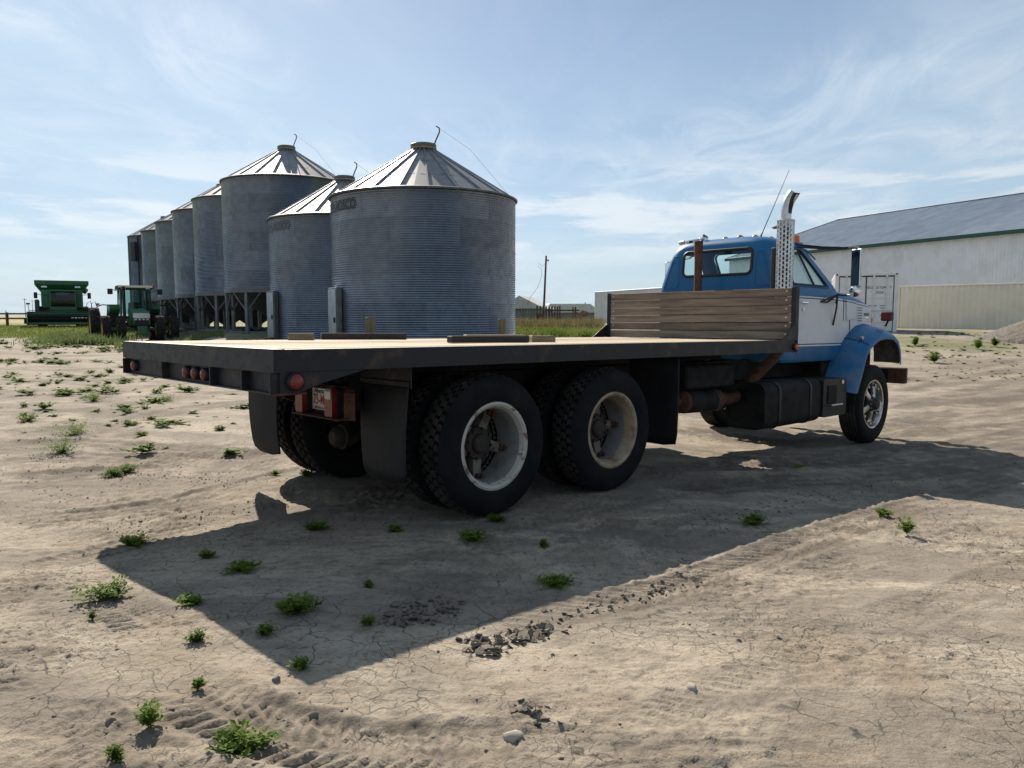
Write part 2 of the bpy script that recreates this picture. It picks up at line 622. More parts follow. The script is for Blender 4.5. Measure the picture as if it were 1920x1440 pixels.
mat('clod', (0.21, 0.182, 0.15), (0.13, 0.11, 0.09), 12, rough=.95, bump=.4, bscale=60, tone=.1)
mat('crust', (0.17, 0.145, 0.115), (0.10, 0.084, 0.067), 14, rough=.95, bump=.5, bscale=60)
mat('leaf', (0.095, 0.17, 0.02), (0.17, 0.235, 0.03), 9, rough=.7, spec=.2, trans=.42, tone=.15)
mat('leaf_pale', (0.12, 0.17, 0.06), (0.16, 0.19, 0.08), 6, rough=.6, trans=.35)
mat('grass', (0.10, 0.155, 0.024), (0.17, 0.19, 0.05), .9, .42, .58, rough=.6, trans=.4)
mat('dry_weed', (0.19, 0.15, 0.075), (0.12, 0.12, 0.05), 1.2, rough=.8, trans=.3)
mat('spruce', (0.03, 0.055, 0.03), (0.05, 0.075, 0.04), 3, rough=.8)
mat('bark', (0.07, 0.05, 0.035), rough=.9)
mat('wire', (0.03, 0.03, 0.032), rough=.6)
mat('plate', (0.62, 0.61, 0.57), rough=.5, dust=DUST, dust_amt=.3)
mat('plate_red', (0.45, 0.02, 0.02), rough=.5)
mat('badge', (0.05, 0.06, 0.08), rough=.3)
glass('cab_glass', (0.80, 0.93, 0.93))
glass('tractor_glass', (0.42, 0.60, 0.56))
M = MATS


# ------------------------------------------------------------------ terrain
def hash2(ix, iy, seed):
    h = (ix.astype(np.int64) * 374761393 + iy.astype(np.int64) * 668265263 + seed * 2147483647) & 0xffffffff
    h = ((h ^ (h >> 13)) * 1274126177) & 0xffffffff
    h = (h ^ (h >> 16)) & 0xffffff
    return h / float(0xffffff)


def perlin(x, y, seed=0):
    x0, y0 = np.floor(x), np.floor(y)
    fx, fy = x - x0, y - y0
    u, v = fx * fx * fx * (fx * (fx * 6 - 15) + 10), fy * fy * fy * (fy * (fy * 6 - 15) + 10)

    def g(dx, dy):
        a = hash2(x0 + dx, y0 + dy, seed) * 2 * np.pi
        return np.cos(a) * (fx - dx) + np.sin(a) * (fy - dy)
    return ((g(0, 0) * (1 - u) + g(1, 0) * u) * (1 - v) + (g(0, 1) * (1 - u) + g(1, 1) * u) * v) * 1.5


def fbm(x, y, f, octv, seed=0, gain=.5):
    s, a = 0, 1.0
    for o in range(octv):
        s = s + a * perlin(x * f, y * f, seed + o)
        f, a = f * 2.03, a * gain
    return s


# spot heights of the yard: under the tyres, at the shadow's corners and around
_YARD = [(-.11, 5.44, 0), (.85, 6.33, -.018), (-1.72, 7.15, -.018), (-.76, 8.05, -.036), (4.74, 10.0, -.232), (3.2, 11.68, -.245), (-.77, 2.68, .115), (-2.55, 4.55, -.01),
         (0, 0, .10), (3, 2, .10), (-4, 2, .06), (5, 5, -.03), (6.5, 7, -.12), (-6, 8, 0), (-5, 12, 0), (0, 13, -.14), (7, 13, -.2), (2.2, 5.2, .0), (1.2, 3.6, .06)]
YARD_P = np.array([q[:2] for q in _YARD])
_n = len(_YARD)
_r2 = ((YARD_P[:, None] - YARD_P[None]) ** 2).sum(-1) + .3
_A = np.zeros((_n + 3, _n + 3))
_A[:_n, :_n] = _r2 * np.log(_r2) + .05 * np.eye(_n)
_A[:_n, _n], _A[:_n, _n + 1:] = 1, YARD_P
_A[_n:, :_n] = _A[:_n, _n:].T
_s = np.linalg.solve(_A, np.array([q[2] for q in _YARD] + [0, 0, 0]))
YARD_W, YARD_L = _s[:_n], _s[_n:]


def base_z(x, y):
    """the lie of the land (numpy or scalars)"""
    x, y = np.asarray(x, float), np.asarray(y, float)
    a = x / np.maximum(y, 4.0)
    wr = smooth(-.47, -.36, a)
    z = wr * .56 * smooth(15, 32, y) + (1 - wr) * .40 * smooth(44, 63, y)
    # the yard falls gently from the camera towards the truck's nose
    f_ = 0
    for (cx_, cy_), w_ in zip(YARD_P, YARD_W):
        r2 = (x - cx_) ** 2 + (y - cy_) ** 2 + .3
        f_ = f_ + w_ * r2 * np.log(r2)
    f_ = f_ + YARD_L[0] + YARD_L[1] * x + YARD_L[2] * y
    z = z + np.clip(f_, -.28, .16) * (1 - smooth(13, 22, y)) * smooth(-11, -5, x) * (1 - smooth(7.5, 13, x)) * smooth(-4, .5, y)
    # gravel pad under the raised bins
    d = (x + 17.5) * .83 + (y - 46) * .56
    z = z + .07 * smooth(4.6, 2.2, np.abs(d)) * smooth(29, 32, y) * (1 - smooth(60, 66, y))
    # low bank below the containers
    z = z + .16 * smooth(24, 30, y) * smooth(11, 15, x) * (1 - smooth(60, 80, y))
    return z


def ground_at(px, py):
    """where the sight line through a photo pixel meets the land"""
    d = ray_at(px, py)
    t = (0 - CAMH) / d[2] if d[2] < 0 else 200
    for _ in range(40):
        p = np.array([0, 0, CAMH]) + t * d
        t = t + .6 * (float(base_z(p[0], p[1])) - p[2]) / d[2]
    p = np.array([0, 0, CAMH]) + t * d
    return p


def axis_lines(c0, c1, fine, grow, lo, hi):
    a = list(np.arange(c0, c1, fine))
    s, v = fine, a[-1]
    while v < hi:
        s *= grow
        v += s
        a.append(v)
    s, v = fine, c0
    b = []
    while v > lo:
        s *= 1.09
        v -= s
        b.append(v)
    return np.array(b[::-1] + a)


TRACKS = [  # (photo-pixel polyline, width, depth, lug amplitude, looseness, lug pitch)
    ([(300, 1275), (420, 1345), (600, 1392), (900, 1416), (1100, 1436)], .30, .018, .016, .8, .055),
    ([(-60, 1404), (160, 1396), (400, 1402), (640, 1440)], .34, .014, .012, .9, .06),
    ([(-60, 1340), (130, 1350), (330, 1345), (420, 1380)], .22, .012, .010, .5, .05),
    ([(880, 1215), (1000, 1172), (1130, 1140), (1330, 1085), (1600, 985), (1990, 870)], .30, .008, .016, 1., .08),
    ([(640, 1075), (900, 1130), (1130, 1085), (1400, 1000), (1650, 930), (1980, 840)], .28, .015, .012, .45, .07),
    ([(190, 1120), (260, 1165), (330, 1215)], .26, .015, .016, .5, .05),
    ([(-40, 1072), (60, 1064), (170, 1040), (300, 1005), (420, 985), (560, 955)], .28, .022, .016, .8, .06),
    ([(-40, 1180), (30, 1172), (100, 1175), (140, 1210)], .26, .015, .014, .6, .06),
    ([(-40, 985), (120, 968), (300, 950), (470, 905), (620, 870)], .30, .02, .016, .8, .07),
    ([(-40, 905), (150, 892), (330, 880), (560, 868)], .32, .02, .016, .9, .07),
    ([(-40, 835), (150, 830), (330, 845), (520, 858)], .30, .02, .012, .8, .07),
    ([(-40, 775), (180, 772), (340, 745), (560, 725), (700, 712)], .30, .02, .012, .6, .07),
    ([(-40, 812), (160, 806), (330, 772), (560, 742)], .30, .015, .012, .6, .07),
    ([(-40, 745), (160, 742), (320, 720), (520, 700)], .30, .015, .0, .5, .07),
    ([(1220, 880), (1420, 872), (1640, 868), (1980, 835)], .34, .02, .014, .6, .07),
    ([(1240, 800), (1500, 838), (1700, 800), (1990, 726)], .34, .025, .012, .7, .08),
    ([(1240, 840), (1480, 880), (1750, 810), (1990, 760)], .34, .02, .012, .6, .08),
    ([(1690, 770), (1820, 735), (1990, 700)], .32, .02, .0, .6, .08),
    ([(1690, 735), (1840, 705), (1990, 682)], .32, .02, .0, .5, .08),
    ([(560, 1300), (800, 1235), (1050, 1190), (1350, 1130), (1650, 1040), (1990, 960)], .24, .008, .008, .25, .06),
    ([(1100, 1440), (1300, 1330), (1500, 1240), (1750, 1130), (1990, 1050)], .26, .008, .010, .30, .06),
    ([(-40, 660), (120, 668), (300, 662)], .34, .02, .0, .6, .08), ([(-40, 690), (140, 694), (300, 684), (420, 678)], .34, .02, .0, .6, .08),
    ([(-40, 715), (180, 716), (330, 704), (500, 690)], .34, .02, .0, .5, .08), ([(60, 640), (150, 700), (210, 790), (230, 880)], .3, .02, .0, .4, .08),
    ([(-40, 862), (200, 858), (380, 862), (560, 852)], .30, .02, .014, .7, .07), ([(-40, 1015), (140, 1002), (330, 985), (470, 952)], .30, .02, .016, .7, .07),
    ([(-40, 1120), (80, 1112), (180, 1085)], .28, .015, .014, .6, .06), ([(-40, 1260), (120, 1240), (260, 1262), (330, 1300)], .26, .012, .012, .4, .06),
    ([(1690, 850), (1800, 838), (1990, 800)], .34, .02, .014, .7, .08), ([(1700, 905), (1850, 880), (1990, 868)], .30, .02, .016, .8, .07),
    ([(1250, 925), (1450, 905), (1650, 892), (1990, 850)], .32, .02, .016, .7, .07), ([(1690, 715), (1820, 690), (1990, 668)], .32, .02, .0, .5, .08),
    ([(1690, 795), (1850, 752), (1990, 722)], .32, .02, .0, .7, .08), ([(1500, 800), (1700, 815), (1990, 790)], .30, .02, .01, .6, .08),
    ([(700, 1000), (950, 985), (1200, 935), (1500, 880)], .34, .012, .012, .5, .07),
]


def build_ground():
    xs = axis_lines(-3.4, 3.4, .0135, 1.045, -900, 900)
    left = xs[xs > 3.4]
    xs = np.concatenate([-left[::-1], xs[(xs >= -3.4) & (xs <= 3.4)], left])
    ys = axis_lines(1.6, 4.4, .0105, 1.016, -40, 1800)
    X, Y = np.meshgrid(xs, ys)
    x, y = X.ravel(), Y.ravel()
    z = base_z(x, y)
    near = np.clip(1.6 - np.hypot(x, y) / 30, 0.0, 1)
    n1 = fbm(x, y, .45, 3, 3)
    rough = smooth(-.1, .55, fbm(x, y, .55, 3, 21))                     # churned patches against smooth crust
    # where machines turn, the crust is broken up
    churn = np.exp(-(((x + 3.8) / 2.4) ** 2 + ((y - 6.4) / 1.5) ** 2)) + .9 * np.exp(-(((x - 6.8) / 3.2) ** 2 + ((y - 9.6) / 2.6) ** 2)) + .7 * np.exp(-(((x + .9) / 1.5) ** 2 + ((y - 2.0) / .35) ** 2)) + .7 * np.exp(-(((x + 9) / 4) ** 2 + ((y - 13) / 4) ** 2))
    churn = churn * np.clip(.75 + .9 * fbm(x, y, .9, 2, 27), 0, 1.3)
    rough = np.clip(rough + churn, 0, 1.25)
    n2 = fbm(x, y, 3.1, 3, 9)
    n3 = fbm(x, y, 13., 3, 15)
    ridg = 1 - np.abs(fbm(x * .8 + .25 * n2, y * 1.5, 5.2, 3, 33))
    ridg2 = 1 - np.abs(fbm(x * 1.1 + .12 * n3, y * 1.9, 14., 2, 41))
    rip = perlin(x * 5 + 1.5 * n2, y * 19, 71) * smooth(.0, .5, perlin(x * .7, y * .9, 72) + .15)
    z = z + .018 * n1 + (.0008 + .0065 * rough) * n2 * near + (.0012 + .0080 * rough) * n3 * near + .013 * (.05 + rough) * np.clip(ridg - .72, 0, 1) * near * 2 + .012 * (.05 + rough) * np.clip(ridg2 - .7, 0, 1) * near * 2 + .005 * rip * near
    # dried crust: plates of mud, each tipped a little, with open joints between them
    pl_ = np.nonzero((y > 1.2) & (y < 11) & (np.abs(x) < 8))[0]
    qx, qy = x[pl_], y[pl_]
    wx_, wy_ = qx + .07 * perlin(qx * 3.1, qy * 3.1, 201) + .02 * perlin(qx * 13, qy * 13, 203), qy + .07 * perlin(qx * 3.1, qy * 3.1, 202) + .02 * perlin(qx * 13, qy * 13, 204)
    fade = smooth(10.5, 5.0, qy)
    for (cell, amp, sd_, gate) in ((.085, .0040, 320, smooth(-.10, .35, perlin(qx * 1.1, qy * 1.1, 211))),):
        u_, v_ = wx_ / cell, wy_ / cell
        iu, iv = np.floor(u_), np.floor(v_)
        f1 = np.full(len(qx), 9.)
        f2 = np.full(len(qx), 9.)
        hh, gx, gy = np.zeros(len(qx)), np.zeros(len(qx)), np.zeros(len(qx))
        for du in (-1, 0, 1):
            for dv in (-1, 0, 1):
                ax_, ay_ = iu + du, iv + dv
                jx, jy = ax_ + hash2(ax_, ay_, sd_), ay_ + hash2(ax_, ay_, sd_ + 1)
                dd = np.hypot(u_ - jx, v_ - jy)
                nw = dd < f1
                f2 = np.where(nw, f1, np.minimum(f2, dd))
                f1 = np.where(nw, dd, f1)
                ti, tj = hash2(ax_, ay_, sd_ + 2) - .5, hash2(ax_, ay_, sd_ + 3) - .5
                hh = np.where(nw, (hash2(ax_, ay_, sd_ + 4) - .5) * .8 + (u_ - jx) * ti * 1.6 + (v_ - jy) * tj * 1.6, hh)
        edge = f2 - f1
        curl = smooth(.35, .05, edge)
        open_ = smooth(.085, .02, edge)
        zc = amp * (hh + .5 * curl) - .004 * open_
        z[pl_] += zc * gate * fade
    loose = .5 * rough * smooth(0, .6, n2 + .3) + .35 * smooth(.1, .6, rip)
    inner = (y > 1) & (y < 45) & (np.abs(x) < 30)
    ii = np.nonzero(inner)[0]
    px_, py_ = x[ii], y[ii]
    for k, (poly, w, dep, lug, lo_, pitch) in enumerate(TRACKS):
        if max(p[1] for p in poly) < 930: w, lo_, dep = w * 1.55, min(1.0, lo_ * 1.3), dep * 1.5
        P = np.array([ground_at(*p)[:2] for p in poly])
        # smooth resample
        t = np.linspace(0, len(P) - 1, 10 * len(P))
        Q = np.stack([np.interp(t, np.arange(len(P)), P[:, 0]), np.interp(t, np.arange(len(P)), P[:, 1])], 1)
        for _ in range(12):
            Q[1:-1] = .25 * Q[:-2] + .5 * Q[1:-1] + .25 * Q[2:]
        sel = (px_ > Q[:, 0].min() - .6) & (px_ < Q[:, 0].max() + .6) & (py_ > Q[:, 1].min() - .6) & (py_ < Q[:, 1].max() + .6)
        jj = ii[sel]
        if len(jj) == 0: continue
        bx, by = x[jj], y[jj]
        best = np.full(len(jj), 9.)
        vv, uu = np.zeros(len(jj)), np.zeros(len(jj))
        acc = 0.
        for i in range(len(Q) - 1):
            d = Q[i + 1] - Q[i]
            Ln = np.hypot(*d)
            if Ln < 1e-6: continue
            d = d / Ln
            rx, ry = bx - Q[i, 0], by - Q[i, 1]
            al = rx * d[0] + ry * d[1]
            ac = rx * -d[1] + ry * d[0]
            dist = np.hypot(al - np.clip(al, 0, Ln), ac)
            m = dist < best
            best[m] = dist[m]
            vv[m] = acc + al[m]
            uu[m] = ac[m]
            acc += Ln
        wob = .04 * perlin(bx * 1.3, by * 1.3, 50 + k)
        u = (uu + wob) / w
        ends = smooth(0, .5, vv) * smooth(acc, acc - .5, vv)
        strength = np.clip(.75 + .9 * perlin(bx * .8, by * .8, 80 + k), .15, 1) * ends
        prof = -dep * .55 * smooth(.62, .42, np.abs(u)) + dep * (.35 + .5 * np.clip(perlin(bx * 8, by * 8, 160 + k), -.5, 1)) * np.exp(-((np.abs(u) - .66) / .14) ** 2)
        ph = vv / pitch + np.abs(u) * 2.2 + .25 * perlin(bx * 9, by * 9, 140 + k)
        lugs = lug * (.5 + .5 * np.clip(.6 + perlin(bx * 7, by * 7, 150 + k), 0, 1)) * (smooth(.1, .45, np.sin(2 * np.pi * ph)) - .4) * smooth(.5, .42, np.abs(u)) * smooth(.03, .08, np.abs(u))
        crumb = .016 * np.clip(perlin(bx * 17, by * 17, 99 + k), 0, 1) * np.exp(-((np.abs(u) - .66) / .2) ** 2)
        cut = smooth(30, 14, by)
        z[jj] += (prof + lugs + crumb * lo_) * strength * cut
        lines = .55 + .45 * smooth(-.2, .5, np.sin(u * 15 + 1.2 * perlin(bx * 2, by * 2, 170 + k)))
        loose[jj] = np.maximum(loose[jj], np.clip((2.8 if max(p[1] for p in poly) < 930 else 1.8) * lo_ * strength * smooth(.85, .5, np.abs(u)) * lines * (.6 + .6 * np.clip(perlin(bx * 5, by * 5, 120), -1, 1)), 0, 1))
    # settle the soil flat where the tyres stand
    nx, ny = len(xs), len(ys)
    idx = np.arange(nx * ny).reshape(ny, nx)
    f = np.stack([idx[:-1, :-1], idx[:-1, 1:], idx[1:, 1:], idx[1:, :-1]], -1).reshape(-1, 4)
    for (tx_, ty_) in TYRE_SPOTS:
        w = np.exp(-(((x - tx_) / .32) ** 2 + ((y - ty_) / .32) ** 2) ** 2)
        z = z * (1 - w) + (base_z(x, y) - .004) * w
    # grass beyond the yard
    a = x / np.maximum(y, 4)
    gnoise = fbm(x, y, .25, 3, 60) * .5
    gr = np.zeros_like(x)
    gr = np.maximum(gr, (1 - smooth(-.45, -.38, a)) * smooth(45, 50, y + 3 * gnoise))
    gr = np.maximum(gr, smooth(-.40, -.3, a) * (1 - smooth(.10, .14, a)) * smooth(28, 32, y + 2 * gnoise))
    gr = np.maximum(gr, smooth(62, 75, y + 6 * gnoise))
    gr = np.maximum(gr, .6 * smooth(.2, .5, gnoise + .25) * smooth(19, 25, y) * smooth(.3, .36, a) * (1 - smooth(38, 44, y)))
    field = smooth(85, 110, y)
    tone = .5 + .5 * fbm(x, y, .35, 3, 401)
    streak = smooth(-.08, .45, fbm(x * .45, y * 1.6, .8, 4, 411, .6))
    crusty = smooth(-.42, -.05, fbm(x, y, .8, 3, 421)) * smooth(.6, .25, loose)
    fine = smooth(-.25, .15, fbm(x, y, 1.7, 2, 431)) * crusty
    me = fast_mesh('ground', np.stack([x, y, z], 1), f, sm=True)
    for nm, arr in (('loose', loose), ('grassy', gr), ('field', field), ('tone', tone), ('streak', streak), ('crusty', crusty), ('fine', fine)):
        at = me.attributes.new(nm, 'FLOAT', 'POINT')
        at.data.foreach_set('value', arr.astype(np.float32))
    o = link('ground', me)
    tag(o, 'dry cracked tan earth yard crossed by tyre tracks', kind='structure')
    return o, (xs, ys, z.reshape(ny, nx))


def ground_material():
    m = bpy.data.materials.new('dirt')
    m.use_nodes = True
    N, L = m.node_tree.nodes, m.node_tree.links
    P = N['Principled BSDF']
    P.inputs['Roughness'].default_value = .95
    P.inputs['Specular IOR Level'].default_value = .25
    geo = N.new('ShaderNodeNewGeometry')
    pos = geo.outputs['Position']

    def attr(n):
        a = N.new('ShaderNodeAttribute')
        a.attribute_name = n
        return a.outputs['Fac']

    def noise(s, d=5., r=.6, dist=0., st=None):
        n = N.new('ShaderNodeTexNoise')
        n.inputs['Scale'].default_value = s
        n.inputs['Detail'].default_value = d
        n.inputs['Roughness'].default_value = r
        n.inputs['Distortion'].default_value = dist
        v = pos
        if st:
            mp = N.new('ShaderNodeMapping')
            mp.inputs['Scale'].default_value = st
            L.new(pos, mp.inputs[0])
            v = mp.outputs[0]
        L.new(v, n.inputs['Vector'])
        return n

    def rg(v, a, b, c=0., d=1.):
        n = N.new('ShaderNodeMapRange')
        for i, q in enumerate((a, b, c, d)): n.inputs[i + 1].default_value = q
        L.new(v, n.inputs[0])
        return n.outputs[0]

    def mx(f, a, b):
        n = N.new('ShaderNodeMix')
        n.data_type = 'RGBA'
        if isinstance(f, float): n.inputs[0].default_value = f
        else: L.new(f, n.inputs[0])
        for i, v in ((6, a), (7, b)):
            if isinstance(v, tuple): n.inputs[i].default_value = (*v, 1)
            else: L.new(v, n.inputs[i])
        return n.outputs[2]

    def mt(op, a, b):
        n = N.new('ShaderNodeMath')
        n.operation = op
        for i, v in enumerate((a, b)):
            if isinstance(v, float): n.inputs[i].default_value = v
            else: L.new(v, n.inputs[i])
        return n.outputs[0]

    c = mx(attr('tone'), (0.385, 0.335, 0.265), (0.31, 0.267, 0.21))
    c = mx(rg(noise(2.4, 5, .7).outputs[0], .44, .66, 0, .85), c, (0.19, 0.162, 0.128))
    c = mx(rg(noise(1.1, 4, .65).outputs[0], .52, .68, 0, .55), c, (0.235, 0.178, 0.122))
    c = mx(rg(noise(16, 4, .75).outputs[0], .53, .70, 0, .85), c, (0.125, 0.104, 0.082))
    c = mx(rg(noise(55, 3, .75).outputs[0], .56, .72, 0, .9), c, (0.085, 0.068, 0.053))  # dark specks: tiny clod shadows painted into the soil colour
    # wheel-smeared darker streaks, partly painted relief shading for the smooth far yard
    c = mx(mt('MULTIPLY', attr('streak'), .62), c, (0.15, 0.131, 0.11))
    # turned-over soil is darker
    c = mx(mt('MULTIPLY', attr('loose'), .85), c, (0.10, 0.084, 0.067))
    # cracks in the dried crust
    warp = noise(3.2, 3, .6)
    wv = N.new('ShaderNodeVectorMath')
    wv.operation = 'MULTIPLY_ADD'
    wv.inputs[1].default_value = (.30, .30, .0)
    L.new(warp.outputs['Color'], wv.inputs[0])
    L.new(pos, wv.inputs[2])

    def crack(scale, wid):
        v = N.new('ShaderNodeTexVoronoi')
        v.feature = 'DISTANCE_TO_EDGE'
        v.voronoi_dimensions = '2D'
        v.inputs['Scale'].default_value = scale
        L.new(wv.outputs[0], v.inputs['Vector'])
        return rg(v.outputs['Distance'], 0.0, wid, 1., 0.)

    keep = rg(warp.outputs[0], .36, .5)
    ck = mt('MAXIMUM', mt('MULTIPLY', mt('MULTIPLY', crack(6.0, .03), keep), attr('crusty')), mt('MULTIPLY', crack(14., .04), attr('fine')))
    c = mx(mt('MULTIPLY', ck, .95), c, (0.045, 0.049, 0.04))
    g = mx(rg(noise(.6, 3).outputs[0], .35, .65), (0.085, 0.12, 0.03), (0.16, 0.155, 0.06))
    fld = mx(rg(noise(.02, 4, .6, 0, (1, 3, 1)).outputs[0], .4, .6), (0.30, 0.235, 0.11), (0.17, 0.175, 0.075))
    g = mx(attr('field'), g, fld)
    c = mx(attr('grassy'), c, g)
    L.new(c, P.inputs['Base Color'])
    # flaking crust: small flat plates at slightly different levels
    def plates(scale):
        v = N.new('ShaderNodeTexVoronoi')
        v.feature = 'F1'
        v.voronoi_dimensions = '2D'
        v.inputs['Scale'].default_value = scale
        v.inputs['Randomness'].default_value = 1.0
        L.new(wv2.outputs[0], v.inputs['Vector'])
        s_ = N.new('ShaderNodeSeparateColor')
        L.new(v.outputs['Color'], s_.inputs[0])
        return s_.outputs[0]
    wn2 = noise(11, 2, .7)
    wv2 = N.new('ShaderNodeVectorMath')
    wv2.operation = 'MULTIPLY_ADD'
    wv2.inputs[1].default_value = (.09, .09, .0)
    L.new(wn2.outputs['Color'], wv2.inputs[0])
    L.new(pos, wv2.inputs[2])
    flake = mt('ADD', mt('MULTIPLY', plates(13.), .55), mt('MULTIPLY', plates(34.), .45))
    hgt = mt('ADD', mt('MULTIPLY', noise(45, 4, .75).outputs[0], 1.25), 0.0)
    b = N.new('ShaderNodeBump')
    b.inputs['Strength'].default_value = .6
    b.inputs['Distance'].default_value = .012
    L.new(mt('ADD', mt('ADD', hgt, mt('MULTIPLY', flake, .75)), mt('MULTIPLY', noise(8, 2, .6).outputs[0], .6)), b.inputs['Height'])
    L.new(b.outputs[0], P.inputs['Normal'])
    return m


# the truck's frame (x forward, y left, z up; origin under the outer face of its right rear tyre)
TRUCK_LOC = Vector((-0.1111, 5.436, 0.0))
TRUCK_YAW, TRUCK_P, TRUCK_R = 0.7514, -0.0138, -0.0075
TM = Matrix.Translation(TRUCK_LOC) @ Matrix.Rotation(TRUCK_YAW, 4, 'Z') @ Matrix.Rotation(-TRUCK_P, 4, 'Y') @ Matrix.Rotation(TRUCK_R, 4, 'X')
YC = 1.245                                     # truck centre line
TYRE_SPOTS = []
for _x, _ys, _z in ((0, (.14, .47, 2.02, 2.35), 0), (1.312, (.14, .47, 2.02, 2.35), 0), (6.682, (.17, 2.32), -.137)):
    for _y in _ys:
        _p = TM @ Vector((_x, _y, _z))
        TYRE_SPOTS.append((_p.x, _p.y))

ground, GRID = build_ground()
ground.data.materials.append(ground_material())


def gz(x, y):
    """height of the built ground"""
    xs, ys, z = GRID
    i = int(np.clip(np.searchsorted(xs, x) - 1, 0, len(xs) - 2))
    j = int(np.clip(np.searchsorted(ys, y) - 1, 0, len(ys) - 2))
    u, v = (x - xs[i]) / (xs[i + 1] - xs[i]), (y - ys[j]) / (ys[j + 1] - ys[j])
    return float((z[j, i] * (1 - u) + z[j, i + 1] * u) * (1 - v) + (z[j + 1, i] * (1 - u) + z[j + 1, i + 1] * u) * v)


# ------------------------------------------------------------------ grain bins
RING, BR = .813, 2.90
NS = 9                                          # sheets to a ring


def sheet_mesh(name, per, seg):
    rows = []
    nz_ = 12 * per
    for i in range(nz_ + 1):
        z = RING * i / nz_
        r = BR + .0115 * math.cos(2 * math.pi * 12 * i / nz_)
        rows.append([(r * math.cos(t), r * math.sin(t), z) for t in [2 * math.pi / NS * k / seg for k in range(seg + 1)]])
    mb = MB().grid(rows)
    # overlapping seam strip with bolts along one edge and the top lap
    for i in range(0, 12):
        z = RING * (i + .5) / 12
        t = .012
        r = BR + .016
        mb.box((r * math.cos(t), r * math.sin(t), z), (.012, .016, .016))
    for k in range(8):
        t = 2 * math.pi / NS * (k + .5) / 8
        r = BR + .018
        mb.box((r * math.cos(t), r * math.sin(t), RING - .03), (.014, .016, .014), rot=(0, 0, t))
    return mb.mesh(name, M['galv'], 50, fix=False)


SHEET_NEAR = sheet_mesh('wall_sheet', 6, 14)
SHEET_FAR = sheet_mesh('wall_sheet_far', 4, 9)
NRF = 22
RISE = 1.60


def roof_panel_mesh():
    mb = MB()
    a = 2 * math.pi / NRF
    r0, r1 = .33, BR + .06
    sl = RISE / (BR - .33)
    rows = []
    for i in range(4):
        r = r0 + (r1 - r0) * i / 3
        z = RISE - (r - r0) * sl
        rows.append([(r * math.cos(t), r * math.sin(t), z) for t in (0, a / 2, a)])
    mb.grid(rows)
    # raised rib on one edge
    hw = .03
    pr = []
    for i in range(2):
        r = r0 if i == 0 else r1 + .01
        z = RISE - (r - r0) * sl
        pr.append([(r, -hw, z), (r, -hw * .5, z + .042), (r, hw * .5, z + .042), (r, hw, z)])
    mb.grid(pr)
    mb.add([pr[1][0], pr[1][1], pr[1][2], pr[1][3]], [(0, 1, 2, 3)])
    for i in range(1, 3):                                  # stiffening cross creases
        r = r0 + (r1 - r0) * i / 3
        z = RISE - (r - r0) * sl
        mb.grid([[((r - .02) * math.cos(t), (r - .02) * math.sin(t), z + .016 + .003) for t in (.03, a - .03)],
                 [((r + .03) * math.cos(t), (r + .03) * math.sin(t), z - .013) for t in (.03, a - .03)]])
    return mb.mesh('roof_panel', M['galv_roof'], None, fix=False)


ROOF_PANEL = roof_panel_mesh()
EAVE = MB().lathe([(BR + .03, -.05), (BR + .075, -.03), (BR + .08, .01), (BR + .04, .03)], 64).mesh('eave_ring', M['galv_dark'], 40)
CAP = MB().lathe([(.34, -.05), (.36, .06), (.40, .07), (.41, .15), (.39, .17), (.0, .20)], 24).mesh('roof_cap', M['galv_dark'], 40)
CAPRIM = MB().lathe([(.37, .0), (.415, .0), (.415, .055), (.37, .055), (.37, .0)], 24).mesh('cap_rim', M['lid_yellow'], 40)


